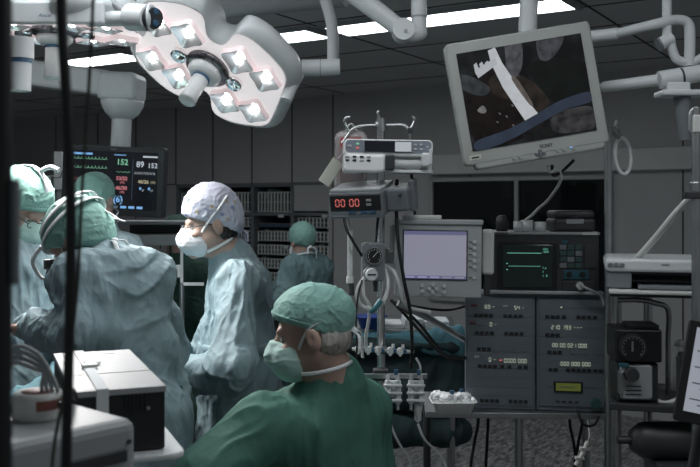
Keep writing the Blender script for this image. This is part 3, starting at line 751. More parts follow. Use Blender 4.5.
# ------------------------------------------------------------------ surgical lamps
M_lens = mat('lit_lens', (.8, .72, .72), .3, emit=(1.0, .94, .95), es=.52, var=.02)
M_cellw = mat('lit_cell_wall', (.85, .75, .76), .25, emit=(1.0, .78, .80), es=.30, var=.02)
M_led = glow('lamp_led', (1, .97, .95), 24.0)
M_cup = mat('satin_reflector', (.88, .88, .90), .2, .55, var=.02)
M_perf = mat('perforated_metal', (.16, .16, .17), .3, .8, var=.6, vscale=90)
def surgical_lamp(label, loc, M3, arms):
    o = thing('surgical_lamp', label, 'surgical light', loc, M3.to_euler(), 'surgical lamps over the table')
    hf_ = [(.018, .150), (.040, .175), (.058, .235), (.085, .258), (.150, .252), (.235, .205), (.275, .165), (.288, .10)]
    half = hf_+[(x, -y) for x, y in hf_[::-1]]
    outl = smooth_poly(half+[(-x, -y) for x, y in half], 3)
    def ring(sc, z): return [(x*sc, y*sc, z) for x, y in outl]
    b = MB(); rings = [ring(1.00, -.004), ring(1.05, .002), ring(1.11, .022), ring(1.13, .042), ring(1.06, .080), ring(.86, .120), ring(.55, .150), ring(.2, .158)]
    n = len(outl); vs = [p for r in rings for p in r]; fs = []
    for i in range(len(rings)-1):
        for k in range(n): fs.append((i*n+k, i*n+(k+1) % n, (i+1)*n+(k+1) % n, (i+1)*n+k))
    fs.append(list(range((len(rings)-1)*n, len(rings)*n))); b.add(vs, fs, M_white, True)
    for sx in (-1, 1): b.tube([(sx*.06, -.16, .11), (sx*.15, 0, .150), (sx*.06, .16, .11)], .02, M_white, 8)
    b.build('housing', o)
    b = MB(); b.add(ring(.985, -.006), [list(range(n))[::-1]], M_lens); b.build('lens_plate', o)
    for sx in (-1, 1):
        for (cx, cy, hx, hy) in ((.100, .130, .064, .070), (.212, .105, .060, .066), (.100, -.130, .064, .070), (.212, -.105, .060, .066)):
            b = MB(); cx *= sx
            rim = smooth_poly([(cx+hx, cy), (cx+hx*.52, cy+hy*.50), (cx, cy+hy), (cx-hx*.52, cy+hy*.50), (cx-hx, cy), (cx-hx*.52, cy-hy*.50), (cx, cy-hy), (cx+hx*.52, cy-hy*.50)], 3)
            k = len(rim); m_ = [(cx+(x-cx)*.55, cy+(y-cy)*.55) for x, y in rim]
            b.add([(x, y, -.026) for x, y in rim]+[(cx+(x-cx)*1.08, cy+(y-cy)*1.08, -.006) for x, y in rim], [(i, (i+1) % k, k+(i+1) % k, k+i) for i in range(k)], M_cellw, True)
            b.add([(x, y, -.026) for x, y in rim]+[(x, y, -.014) for x, y in m_]+[(cx, cy, -.008)], [(i, k+i, k+(i+1) % k, (i+1) % k) for i in range(k)]+[(k+i, 2*k, k+(i+1) % k) for i in range(k)], M_cup, True)
            b.ball((cx, cy, -.016), (.010, .020, .006), M_led, seg=12)
            b.build('reflector', o)
    b = MB(); b.lathe([(.086, -.008), (.086, -.020), (.074, -.028), (.056, -.034)], M_perf, n=32); b.build('vent_ring', o)
    for sy in (-1, 1):
        b = MB(); b.lathe([(.030, -.008), (.030, -.03), (.018, -.018), (0, -.014)], M_mirror, Matrix.Translation((sy*.112, 0, 0)), 20); b.build('side_reflector', o)
    b = MB(); b.lathe([(.064, -.030), (.064, -.045), (.048, -.060), (.036, -.064)], M_white); b.lathe([(.034, -.064), (.034, -.072)], M_steelblue)
    b.lathe([(.031, -.07), (.029, -.13), (.033, -.175), (.030, -.182), (0, -.183)], M_white); b.build('handle', o)
    for nm, fn in arms:
        b = MB(); fn(b); x = b.build(nm); x.parent = o; x.matrix_parent_inverse = (Matrix.Translation(loc) @ M3.to_4x4()).inverted()
    return o
a_, b_ = V((.876, .06, -.448)).normalized(), V((-.288, .85, -.461)); b_ = (b_-a_*b_.dot(a_)).normalized(); c_ = a_.cross(b_)
M3 = Matrix((a_, b_, c_)).transposed()
L2 = P(209, 66, 3.3)
def susp2(b):
    b.tube([P(286, 100, 3.24), P(291, 88, 3.25), P(300, 72, 3.28)], .022, M_white, 10)
    b.cyl(P(302, 68, 3.28), P(340, 67, 3.28), .030, M_white); b.cyl(P(320, 67.5, 3.28), P(321, 67.5, 3.28), .0315, M_grey)
def pipe2(b): b.tube([P(333, 62, 3.3), P(333, 40, 3.3), P(331, 20, 3.3), P(325, -2, 3.3), P(318, -25, 3.3), V((P(310, 0, 3.3).x, 3.3, HC_))], .022, M_white, 12)
def boom2(b):
    p, q = P(196, 8, 3.75), P(345, -7, 3.55); b.tube([p, q], [.055, .055], M_grey, 16, smooth_path=False)
    b.tube([p+V((.03, 0, -.10)), p+V((.03, 0, .02))], .045, M_grey, 16, smooth_path=False); b.tube([q, V((q.x, q.y, HC_))], .05, M_grey, 16, smooth_path=False)
surgical_lamp('butterfly-shaped white surgical lamp tilted to show its eight lit reflectors', L2, M3, [('yoke', susp2), ('pipe', pipe2), ('boom', boom2)])
L1 = P(55, 28, 3.2)
def susp1(b):
    b.tube([P(88, 19, 3.0), P(134, 18, 2.98)], .026, M_white, 14, smooth_path=False); b.tube([P(98, -10, 2.98), P(112, 2, 2.98), P(133, 19, 2.98)], .013, M_grey, 8)
    b.cyl(P(131, 17, 2.98), P(150, 18, 2.93), .046, M_white, .044, 24); b.ball(P(150, 18, 2.93), (.012, .045, .045), M_white)
    b.cyl(P(150, 18, 2.93), P(155, 18.4, 2.915), .036, M_dark, .034, 20)
    for dy in (-7, 5): b.cyl(P(155, 18+dy, 2.915), P(156.5, 18+dy, 2.91), .010, M_steelblue, n=12)
def up1(b): b.cyl(L1+V((0, .1, .1)), V((L1.x, L1.y+.1, HC_)), .05, M_white)
def logo1(b): b.text('Axcel', .018, P(38, 16, 2.93).x, P(38, 16, 2.93).y-.0, P(38, 17, 2.93).z, M_steelblue, shear=.4)
o = surgical_lamp('flat surgical lamp head seen edge-on over the operating table', L1, Matrix.Rotation(.03, 3, 'Y') @ Matrix.Rotation(-.02, 3, 'X'), [('yoke', susp1), ('pipe', up1)])
b = MB(); b.box((0, 0, 0), (.36, .02, .075), M_white, .008, M=Matrix.Translation(P(50, 13, 2.95))); logo1(b); x = b.build('name_plate'); x.parent = o; x.matrix_parent_inverse = (Matrix.Translation(L1) @ (Matrix.Rotation(.03, 3, 'Y') @ Matrix.Rotation(-.02, 3, 'X')).to_4x4()).inverted()
b = MB(); c = P(20, 44, 3.05); b.cyl(c+V((0, 0, .02)), c-V((0, 0, .05)), .046, M_white); b.cyl(c-V((0, 0, .05)), c-V((0, 0, .065)), .040, M_steelblue); b.cyl(c-V((0, 0, .065)), P(20, 91, 3.05), .038, M_white, .036)
x = b.build('camera_handle'); x.parent = o; x.matrix_parent_inverse = (Matrix.Translation(L1) @ (Matrix.Rotation(.03, 3, 'Y') @ Matrix.Rotation(-.02, 3, 'X')).to_4x4()).inverted()
spot('lamp_beam', L2-c_*.20, P(60, 300, 3.1), LAMP_SPOT*.45, 62, blend=.5)
spot('lamp_beam', L1-V((.08, -.25, .16)), P(58, 310, 3.25), LAMP_SPOT*1.9, 130, blend=.6)

# ------------------------------------------------------------------ vital signs monitor on its ceiling column
D = 4.5; c = P(114, 181, D)
o = thing('patient_monitor', 'wide black vital signs monitor hung from a white ceiling column', 'monitor', c, (0, R(2.6), R(-6)))
w_, h_ = .525, .345
b = MB(); b.rrect(-w_/2, w_/2, -h_/2, h_/2, .012, -.02, .04, M_dark, .004); b.build('bezel', o, label='black plastic bezel')
b = MB(); b.box((.008, -.021, .004), (.44, .004, .285), M_scr); b.build('screen', o)
b = MB(); y = -.0245; X0, X1, Z1 = -.212, .228, .146
b.box((X0+.055, y, Z1-.015), (.10, .001, .010), G_blue); b.box((.19, y, Z1-.020), (.075, .001, .008), G_white); b.box((.035, y, Z1-.016), (.06, .001, .004), G_blue)
for z in (.105, .060):
    pts = []
    for k in range(60):
        t = k/6; d = .012 if k % 6 == 3 else 0; pts.append((X0+.005+.003*k, y, z+d))
    b.tube(pts, .0011, G_green, 4, smooth_path=False)
pts = [(X0+.005+.003*k, y, .005+.007*math.sin(k*.9)*(1 if k % 3 else .4)) for k in range(60)]; b.tube(pts, .0011, G_red, 4, smooth_path=False)
pts = [(X0+.005+.003*k, y, -.035+.006*math.sin(k*.8)) for k in range(60)]; b.tube(pts, .0011, G_red, 4, smooth_path=False)
pts = [(X0+.005+.0035*k, y, -.085+.008*abs(math.sin(k*.35))) for k in range(52)]; b.tube(pts, .0010, G_blue, 4, smooth_path=False)
pts = [(.02+.0026*k, y, .046+.003*math.sin(k*.8)) for k in range(28)]; b.tube(pts, .0008, G_green, 4, smooth_path=False)
pts = [(.112+.004*k, y, .042+(.008 if k % 2 else -.004)) for k in range(27)]; b.tube(pts, .0012, G_white, 4, smooth_path=False)
b.text('152', .040, .018, y, .082, G_green, bold=.0006); b.text('89', .040, .120, y, .074, G_white, bold=.0005); b.text('152', .034, .178, y, .072, G_white, bold=.0005)
b.text('53/22', .025, .020, y, .006, G_red, bold=.0008); b.text('(36)', .015, .04, y, -.010, G_red); b.text('46/30', .026, .018, y, -.042, G_red, bold=.0008); b.text('(38)', .015, .04, y, -.058, G_red)
b.text('(6)', .044, .008, y, -.104, G_blue, bold=.0012); b.text('46/26', .024, .132, y, -.006, G_yel, bold=.0006); b.text('(36)', .016, .195, y, -.004, G_yel)
for x in (.145, .19): b.box((x, y, -.032), (.010, .001, .012), G_blue); b.text('37', .012, x+.008, y, -.045, G_white)
for k in range(9): b.box((-.19+.042*k, y, -.128), (.030, .001, .012), G_blue if k in (6, 7, 8) else glow('readout_dim', (.2, .3, .42), .3))
for x in (.103,): b.box((x, y, .01), (.0012, .001, .20), glow('readout_dim', (.2, .3, .42), .3))
b.build('screen_readout', o)
b = MB(); b.text('PHILIPS', .009, 0, -.0215, .155, M_grey, 'CENTER'); b.build('badge', o)
b = MB(); b.cyl((-.0, .07, .13), (-.0, .07, P(0, 112, D).z-c.z), .050, M_white); b.box((0, .05, .08), (.14, .04, .16), M_dark, .01); b.build('column', o)
zt = P(0, 100, D).z-c.z
b = MB(); b.lathe([(.050, -.09), (.085, -.06), (.105, -.02), (.108, .0), (.105, .005)], M_white, Matrix.Translation((0, .07, zt))); b.box((-.005, .07, zt+.07), (.20, .20, .145), M_white, .03, seg=3); b.build('swivel_joint', o)
b = MB(); pa, pb = V((-.06, .07, zt+.085)), V((-.66, .07, zt+.145))
d = (pb-pa); b.box((0, 0, 0), (d.length, .14, .13), M_white, .018, M=Matrix.Translation((pa+pb)/2) @ Matrix.Rotation(math.atan2(-d.z, d.x)+PI, 4, 'Y')); b.build('boom', o)
b = MB(); b.cyl(V((-.64, .07, zt+.12)), V((-.64, .07, HC_-c.z-.0)), .06, M_white); b.build('ceiling_post', o)

# anaesthesia shelf unit beneath that screen
D = 4.75; c = P(146, 240, D)
o = thing('anaesthesia_machine', 'anaesthesia machine with pale drawer shelf under the vital signs screen', 'machine', (c.x, D, 0))
b = MB(); b.box((0, .15, c.z), (.34, .36, .055), M_white, .012); b.build('work_shelf', o)
b = MB(); b.box((0, .17, c.z+.09), (.40, .32, .02), M_grey, .006); b.build('upper_shelf', o)
b = MB(); b.box((0, .2, .45), (.34, .34, .8), M_grey, .02); b.build('cabinet', o)
b = MB(); b.box((0, .28, c.z+.045), (.28, .12, .08), M_dark); b.build('back_panel', o)
b = MB(); b.box((.03, .1, .95), (.10, .06, .18), M_dark, .01); b.build('column', o)
for sx in (-1, 1):
    for y in (.06, .34): b = MB(); b.cyl((sx*.13-.012, y, .04), (sx*.13+.012, y, .04), .04, M_rubber); b.build('caster', o)
# drip stand and grey box behind the assistant
c = P(60, 171, 5.2)
b = MB(); b.box((0, 0, 0), (.05, .08, .22), M_white, .006, M=Matrix.Translation((c.x, c.y, c.z))); b.box((c.x, c.y, c.z/2-.05), (.03, .03, c.z-.1), M_grey); tag(b.build('wall_dispenser', loc=(c.x, c.y, 0)), 'slim pale upright dispenser on a post beside the vital signs screen', 'dispenser')
c = P(50, 180, 4.9); o = thing('drip_stand', 'thin drip stand with small hooks behind the assistant in pale gown', 'stand', (c.x, c.y, 0))
b = MB(); b.cyl((0, 0, .05), (0, 0, P(0, 175, 4.9).z), .010, M_steel); b.build('pole', o)
b = MB(); z = P(0, 176, 4.9).z
for sx in (-1, 1): b.tube([(0, 0, z), (sx*.05, 0, z-.005), (sx*.075, 0, z+.03)], .006, M_steel, 6)
b.build('hook', o)
b = MB()
for k in range(5): a = 2*PI*k/5; b.cyl((0, 0, .07), (.25*math.cos(a), .25*math.sin(a), .03), .014, M_steel, n=8)
b.build('base', o)
cable('drip_tube', [P(34, 174, 4.88), P(42, 184, 4.85), P(46, 200, 4.85), P(44, 225, 4.85), P(40, 260, 4.85)], .008, M_clear, 'pale drip tubing looping down behind the assistant', 'tube')
# operating table and drapes
b = MB(); s = SDF(.012)
tc_ = V((-1.12, 3.45, 0)); 
s.ecap((-.90, 3.26, 1.0), (-.84, 3.80, 1.0), (.10, .17), (.10, .17), (0, 0, 1), k=.05); s.ecap((-.90, 3.26, .80), (-.84, 3.80, .80), (.20, .17), (.20, .17), (0, 0, 1), k=.05); s.cap((-1.10, 3.06, .90), (-.94, 3.24, .98), .08, .10, k=.08)
v, q = s.mesh(2); o = thing('operating_table', 'operating table under dark teal drapes between the gowned surgeons', 'operating table', (-.87, 3.53, 0))
mesh_obj('drape', (creases(v, q, .03, 6, 91), q), M_drape, (-.87, 3.53, 0), o)
b = MB(); b.box((0, 0, .35), (.22, .40, .66), M_steel, .02); b.build('column', o)
b = MB(); b.box((0, 0, .04), (.26, .60, .07), M_steel, .02); b.build('base', o)
# bracket by the patterned-cap person
c = P(186, 265, 4.3); o = thing('table_frame', 'white angled bracket frame just in front of the shaded helper', 'bracket', (c.x, c.y, 0))
b = MB(); z0, z1 = P(0, 284, 4.3).z, P(0, 250, 4.3).z
b.box((-.02, 0, (z0+z1)/2), (.012, .012, z1-z0), M_white); b.box((.03, 0, z0), (.11, .012, .014), M_white); b.box((-.035, 0, (z0+z1)/2-.02), (.03, .02, .06), M_white, .004); b.build('bracket_arm', o)
b = MB(); b.cyl((-.02, 0, .0), (-.02, 0, z0), .012, M_steel, n=10); b.box((-.02, 0, .01), (.3, .3, .02), M_steel); b.build('post', o)

# ------------------------------------------------------------------ drip pole with pump, bag and pressure display
PD = 3.0; px_ = P(381, 200, PD).x
o = thing('drip_pole', 'chrome drip pole with curved top hooks carrying the pump and red display', 'stand', (px_, PD, 0))
b = MB(); b.cyl((0, 0, .08), (0, 0, P(0, 118, PD).z), .0135, M_chrome); b.build('pole', o)
b = MB(); L = lambda x, y, d=PD: P(x, y, d)-V((px_, PD, 0))
b.cyl(L(381.5, 131), L(381.5, 119), .0165, M_steel); b.cyl(L(381.5, 124.5)-V((.02, 0, 0)), L(381.5, 124.5)+V((.005, -.0, 0)), .012, M_steel); b.build('top_clamp', o)
for pts in ([(377, 125), (361, 126), (353, 129), (350, 132), (345, 123), (346, 118), (350, 117)], [(386, 125), (402, 125), (409, 129), (412, 127), (415, 120), (412, 116)], [(380, 122), (378, 114), (379, 111)]):
    b = MB(); b.tube([L(*p) for p in pts], .0052, M_chrome, 8); b.build('hook', o)
b = MB(); b.tube([L(350, 132), L(346, 138), L(342, 143)], .005, M_chrome, 8); b.build('hook_tail', o)
b = MB(); b.box(L(410, 131), (.016, .014, .022), M_dark, .003); b.cyl(L(410, 133), L(410, 140), .007, M_chrome); b.build('hanger_clip', o)
for k in range(5):
    a = 2*PI*k/5+.3; b = MB(); b.cyl((0, 0, .10), (.17*math.cos(a), .17*math.sin(a), .075), .014, M_chrome, n=10); b.ball((.17*math.cos(a), .17*math.sin(a), .032), .032, M_rubber); b.build('leg', o)
# syringe pump
k_ = 2.9/900; c = P(387.5, 156, 2.9)
o = thing('syringe_pump', 'white syringe pump with dark display clamped near the drip pole top', 'pump', c, (0, R(.8), R(2)))
b = MB(); q = lambda x, y: ((x-387.5)*k_, -(y-156)*k_)
x0, z1 = q(343, 140); x1, z0 = q(432, 173)
b.rrect(x0, x1, q(0, 157)[1], z1, .016, -.03, .06, M_bright, .006); b.rrect(x0, q(385, 0)[0], z0, q(0, 155)[1], .012, -.042, .06, M_bright, .008)
b.rrect(q(384, 0)[0], x1, z0, q(0, 156)[1], .006, .0, .06, M_bright, .004); b.rrect(q(383, 0)[0], x1, z0, q(0, 170)[1], .003, -.035, .03, M_white, .002); b.build('body', o)
b = MB(); a0, a1 = q(364, 152.5), q(410, 142); b.rrect(q(345, 0)[0], q(430, 0)[0], a0[1]-.002, a1[1]+.003, .012, -.033, -.028, M_fascia, .001); b.build('fascia', o)
b = MB(); b.box(((a0[0]+a1[0])/2, -.034, (a0[1]+a1[1])/2), (a1[0]-a0[0], .004, a1[1]-a0[1]), M_scr); u0 = q(394, 0)[0]; b.box(((u0+a1[0])/2, -.0365, (a0[1]+a1[1])/2), (a1[0]-u0, .001, a1[1]-a0[1]-.003), glow('pump_screen', (.62, .66, .70), .55)); b.build('display', o)
for (x, y, m) in ((349, 147, M_btnl), (357, 145, G_green), (357, 149, M_red if 'M_red' in globals() else G_redled), (414, 145, M_btnl), (420, 145, M_btnl), (414, 149.5, M_btnl), (420, 149.5, M_btnl), (426, 147, M_btnl)):
    b = MB(); p = q(x, y); b.box((p[0], -.0345, p[1]), (.013 if x == 349 else .009, .003, .006), m, .001); b.build('button', o)
for k in range(8):
    x, y = (347+k % 4*7, 158+k//4*3.5) if k < 8 else (0, 0); p = q(x, y); b = MB(); b.box((p[0], -.043, p[1]), (.012, .003, .006), M_btn if k % 3 else M_grey, .001); b.build('button', o)
b = MB(); p = q(389, 163); b.box((p[0], -.028, p[1]), (.030, .05, .050), M_dark, .005); b.build('barrel_clamp', o)
b = MB(); p0, p1 = q(394, 164.5), q(420, 164.5); b.cyl((p0[0], -.022, p0[1]), (p1[0], -.022, p1[1]), .015, M_clear); b.cyl((p0[0]-.01, -.022, p0[1]), (p0[0]+.045, -.022, p1[1]), .012, M_pale); b.build('syringe', o)
b = MB(); p = q(424, 160); b.box((p[0], -.028, p[1]), (.026, .05, .045), M_white, .006); p = q(429, 157); b.box((p[0], -.03, p[1]), (.010, .05, .05), M_white, .004); b.build('plunger_drive', o)
b = MB(); p = q(381, 156); b.box((p[0], .075, p[1]), (.05, .05, .05), M_dark, .006); b.build('pole_clamp', o)
# blood bag and tag
c = P(351, 158, 3.03); k_ = 3.03/900
o = thing('blood_bag', 'clear blood bag with dark red contents hanging behind the syringe pump', 'blood bag', c)
M_blood = mat('dark_blood', (.10, .012, .015), .15, var=.3, vscale=20); M_bag = mat('clear_bag_film', (.6, .55, .56), .15, alpha=.45)
s = SDF(.004); s.ell((0, 0, -.03), (.047, .022, .075), k=.02); s.ell((0, 0, .04), (.042, .016, .035), k=.03); v, q = s.mesh(1); mesh_obj('contents', (v, q), M_blood, (0, 0, 0), o)
b = MB(); b.rrect(-.055, .055, -.11, .09, .03, -.026, .026, M_bag, .018); b.tube([(-.02, 0, .09), (0, 0, .115), (.02, 0, .09)], .003, M_pale, 6); b.build('film', o)
b = MB(); b.box((.0, -.0275, .05), (.07, .001, .035), mat('red_label', (.42, .10, .10), .6)); b.build('red_label', o)
c = P(331, 172, 2.98); b = MB(); b.box((0, 0, 0), (.042, .0015, .092), M_paper, M=Matrix.Translation(c) @ Matrix.Rotation(R(18), 4, 'Z') @ Matrix.Rotation(R(34), 4, 'Y')); b.tube([P(337, 160, 2.98), P(341, 155, 2.99), P(345, 152, 3.0)], .001, M_tie, 5)
tag(b.build('paper_tag', loc=c), 'cream paper tag dangling at an angle beside the blood bag', 'tag')
# pressure display box
c = P(356, 205, 2.86); k_ = 2.86/900
o = thing('pressure_display', 'grey box showing two red 00 readouts on the drip pole', 'display', c, (R(11), R(-1.5), R(-17)))
b = MB(); b.box((0, .09, 0), (.178, .19, .083), M_mid, .006); b.build('case', o)
b = MB(); b.box((0, .085, .045), (.170, .17, .012), M_grey, .004); b.build('lid', o, label='pale grey lid')
b = MB(); b.box((0, -.006, .008), (.166, .006, .048), M_black, .001); b.box((0, -.006, -.030), (.166, .004, .022), M_slate, .001); b.build('front_panel', o)
b = MB(); b.seg7('00 00', .022, -.064, -.0105, -.002, G_redled); b.build('readout', o, label='red 00 00 digits')
for x in (-.012, .028, .056): b = MB(); b.box((x, -.009, -.022), (.022, .004, .007), M_steelblue, .001); b.build('button', o)
for z in (.016, .002): b = MB(); b.box((.045, -.010, z), (.016, .003, .008), M_grey, .001); b.build('button', o)
b = MB(); b.box((-.05, -.0085, -.034), (.05, .001, .0025), M_grey); b.build('printed_line', o)
b = MB(); b.box((.125, .10, .005), (.075, .13, .075), M_mid, .008); b.box((.165, .10, .01), (.02, .05, .10), M_mid, .005); b.build('pole_clamp', o)
b = MB(); b.cyl((.14, .02, .022), (.14, .03, .022), .006, M_dark); b.build('screw_knob', o)
# flow regulator
c = P(373, 262, 2.9); o = thing('gas_regulator', 'grey pressure regulator with round black dial and white knob on the drip pole', 'regulator', c, (0, 0, R(6)))
b = MB(); b.rrect(-.036, .036, -.060, .062, .010, -.025, .03, M_mid, .004); b.build('body', o)
b = MB(); b.cyl((0, -.025, .022), (0, -.033, .022), .028, M_steel, n=28); b.cyl((0, -.033, .022), (0, -.0345, .022), .0245, M_black, n=28)
for k in range(11):
    a = R(-130+26*k)+PI/2; b.box((.020*math.cos(a), -.035, .022+.020*math.sin(a)), (.002, .001, .005), M_pale, M=None)
b.tube([(-.005, -.0352, .017), (.012, -.0352, .036)], .0012, M_pale, 5, smooth_path=False); b.build('dial', o)
b = MB(); b.cyl((-.012, -.025, -.036), (-.012, -.050, -.036), .025, M_steel, .023); b.cyl((-.012, -.05, -.036), (-.012, -.064, -.036), .020, M_white, .018); b.box((-.012, -.0645, -.036), (.026, .001, .005), M_dark); b.build('knob', o, label='white ridged knob')
b = MB(); b.cyl((.008, .0, -.06), (.008, 0, -.095), .008, M_dark); b.build('outlet', o)
b = MB(); b.box((.02, .055, .0), (.03, .06, .04), M_dark, .004); b.build('pole_clamp', o)

# ------------------------------------------------------------------ grey monitor with lavender screen
c = P(438, 258, 2.95); k_ = 2.95/900
o = thing('ventilator_monitor', 'grey monitor with pale lavender screen beside the drip pole', 'monitor', c, (0, R(.6), R(-7)))
W_, H_ = 86*k_, 77*k_
b = MB(); b.rrect(-W_/2, W_/2, -H_/2, H_/2, .006, -.03, .05, M_grey, .004); b.rrect(-W_/2-.004, W_/2+.004, H_/2-.016, H_/2, .004, -.036, .052, M_grey, .003); b.rrect(-W_/2+.02, W_/2-.02, -H_/2+.02, H_/2-.02, .006, .05, .09, M_grey, .006); b.build('case', o)
b = MB(); sx0, sx1, sz0, sz1 = (404.5-438)*k_, (466-438)*k_, -(278-258)*k_, -(231-258)*k_
b.box(((sx0+sx1)/2, -.030, (sz0+sz1)/2), (sx1-sx0+.008, .006, sz1-sz0+.008), M_dark, .001); b.box(((sx0+sx1)/2, -.0335, (sz0+sz1)/2), (sx1-sx0, .002, sz1-sz0), G_lav)
b.box(((sx0+sx1)/2, -.0347, sz1-.006), (sx1-sx0, .0008, .012), G_lavb); b.box(((sx0+sx1)/2, -.0347, sz0+.005), (sx1-sx0, .0008, .010), G_lavb)
for k in range(5): b.box((sx0+.02+.040*k, -.0353, sz0+.005), (.030, .0006, .005), G_lav if k in (3, 4) else glow('lavender_mid', (.3, .3, .5), .8))
b.build('screen', o, label='lit lavender screen')
for k in range(6): b = MB(); z = -(241+6.2*k+(4 if k == 5 else 0)-258)*k_; b.cyl(((474-438)*k_, -.030, z), ((474-438)*k_, -.036, z), .0055, M_btnl, n=12); b.box(((470-438)*k_, -.031, z), (.010, .002, .002), M_dark); b.build('button', o)
for (x, y) in ((423, 285), (423, 290.5), (430, 288), (433.5, 284), (437, 288), (433.5, 291.5), (444.5, 285), (444.5, 291)): b = MB(); p = ((x-438)*k_, -(y-258)*k_); b.cyl((p[0], -.030, p[1]), (p[0], -.036, p[1]), .006, M_btnl, n=12); b.build('button', o)
b = MB(); b.rrect(-.115, .010, H_/2, H_/2+.014, .005, -.02, .03, M_pale, .003); b.build('top_module', o)
b = MB(); b.box((W_/2+.022, .055, .02), (.04, .06, .15), M_pale, .01); b.box((W_/2+.02, .055, -.08), (.02, .04, .09), M_dark, .004); b.build('side_bracket', o)
b = MB(); b.cyl((-W_/2-.01, .02, H_/2-.02+.0), (-W_/2-.01, .02, H_/2-.11), .010, M_pale); b.build('side_grip', o)
b = MB(); b.box((-W_/2-.02, .07, 0), (.12, .03, .05), M_steel, .004); b.build('arm_bracket', o)

# ------------------------------------------------------------------ equipment rack, heart-lung control panel, scope
RD = 3.12; k_ = RD/900
zsh = P(0, 408, RD).z; zup = P(0, 290, RD).z; xr = P(606, 0, RD-.06).x; xl = P(431, 0, RD).x
o = thing('equipment_rack', 'steel equipment rack carrying the dark control panel, with hook-topped upright', 'rack', ((xr+xl)/2, RD+.1, 0), (0, 0, R(-3)))
W2 = (xr-xl)/2
b = MB(); b.box((0, .0, zsh-.011), (W2*2+.03, .34, .02), M_steel, .003); b.build('shelf', o)
b = MB(); b.box((0, .0, .28), (W2*2+.0, .30, .02), M_mid, .003); b.build('shelf', o)
ztop = P(0, 128, RD-.06).z
b = MB(); b.cyl((W2+.012, -.16, .03), (W2+.012, -.16, ztop), .0135, M_steel); b.build('upright', o)
for x, y in ((W2*.03, -.15), (-W2, .14), (W2, .14)): 
    b = MB(); b.cyl((x, y, .06), (x, y, zsh-.02), .014, M_steel if x > -W2+.1 else M_dark); b.ball((x, y, .03), .03, M_rubber); b.build('leg', o)
b = MB(); q = lambda x, y: V((W2+(x-605.5)*.0034, -.16, ztop-(y-128)*.0034))
b.tube([q(605, 130), q(609, 134), q(613, 133), q(619, 138), q(620, 131), q(616, 127), q(618, 121)], .0055, M_steel, 8); b.box(q(609, 134), (.018, .02, .016), M_dark, .003); b.build('hook', o)
c = P(623, 156, RD-.06); b = MB(); b.tube([c+V((.027*math.cos(a), .012*math.sin(a), .062*math.sin(a))) for a in [2*PI*k/14 for k in range(14)]], .0068, M_bright, 8, closed=True, sub=3); b.box(c+V((.004, 0, -.062)), (.02, .016, .012), M_white, .003)
tag(b.build('tubing_loop', loc=c), 'loop of white tubing hanging from the hook-topped upright', 'tubing')
# control panel
c = P(537, 408, RD-.03)
o = thing('perfusion_console', 'dark slate two-column control panel with many small buttons and digit readouts', 'control panel', (c.x, c.y, zsh), (R(-2), 0, R(-9)))
q = lambda x, y: ((x-537)*k_, (408-y)*k_)
for nm, xa, xb in (('module_column', 466, 535.5), ('module_column', 536.5, 607)):
    b = MB(); x0, x1 = q(xa, 0)[0], q(xb, 0)[0]; b.rrect(x0, x1, .0, q(0, 296)[1], .004, -.0, .25, M_slate, .003)
    b.build(nm, o)
b = MB(); b.box((0, .13, q(0, 295)[1]), (q(607, 0)[0]-q(466, 0)[0], .26, .012), M_slate, .004); b.build('top_cover', o)
rows = [297.5, 317, 335.5, 352, 368, 386.5, 404]
for xa, xb in ((469, 533.5), (539, 605)):
    for i in range(6):
        if xa > 500 and i == 5: continue
        y0, y1 = rows[i]+.1, rows[i+1]-.1
        if xa > 500 and i == 4: y1 = 403
        x0, z1 = q(xa, y0); x1, z0 = q(xb, y1)
        b = MB(); b.box(((x0+x1)/2, -.003, (z0+z1)/2), (x1-x0, .008, z1-z0), M_slate, .0008); b.box(((x0+x1)/2, -.0075, z0+.55*(z1-z0)), (x1-x0-.05, .002, .003), M_mid); b.build('module_face', o)
def btn(x, y, m=None, w_=.0130, h_=.0115):
    p = q(x, y); b = MB(); b.box((p[0], -.0085, p[1]), (w_, .005, h_), m or M_btn, .001); b.build('button', o)
for y, xs in ((315.5, (477, 482, 487, 492, 506, 511, 516, 521)), (333, (478, 483, 488, 493, 507, 512, 517, 522)), (349, (480, 485, 490, 503, 514, 525)), (366, (481, 486, 491, 496, 503, 510, 520, 526)), (400, (483, 488, 493, 498, 511, 516, 521, 526)),
              (315.5, (547, 552, 557, 563, 577, 582, 587, 593)), (333.5, (547, 552, 557)), (350.5, (549, 554, 559, 571, 584, 596)), (367.5, (550, 555, 567, 572, 577, 582, 587, 593, 598))):
    for x in xs: btn(x, y, M_mid if (y == 349 and x > 500) or (y == 350.5 and x > 565) else None)
for x in (557, 563, 569, 575): btn(x, 398.5, None, .012, .004)
for x, y in ((475, 305.5), (474, 323)): btn(x, y, mat('dim_red', (.12, .03, .03), .5), .02, .007)
for x, y in ((506, 306), (478, 357)): btn(x, y, M_grey, .016, .008)
b = MB()
def rd(t, x, y, h=.0125): p = q(x, y); b.seg7(t, h, p[0], -.0125, p[1], G_pale)
rd('69 -', 486, 308.5); rd('54 -', 515, 309); rd('0 -', 491, 326); rd('0 -', 490, 361); rd('0000 000', 505, 361.5)
b.box((q(501.5, 0)[0], -.0125, q(0, 359.5)[1]), (.008, .002, .004), G_redled); b.box((q(560.5, 0)[0], -.0125, q(0, 306)[1]), (.006, .002, .004), G_pale)
rd('210 193 ---', 551, 327.5); rd('00 00 021 000', 552, 345.0, .012); rd('000 000 000', 560, 363, .012)
b.build('readout', o, label='small pale lit digits')
p = q(567, 384); b = MB(); b.box((p[0], -.009, p[1]), (.096, .008, .036), M_black, .002); b.box((p[0], -.0135, p[1]), (.082, .002, .026), G_lcd); b.box((p[0]-.005, -.0148, p[1]), (.055, .0006, .003), M_slate); b.build('lcd', o, label='yellow-green lcd')
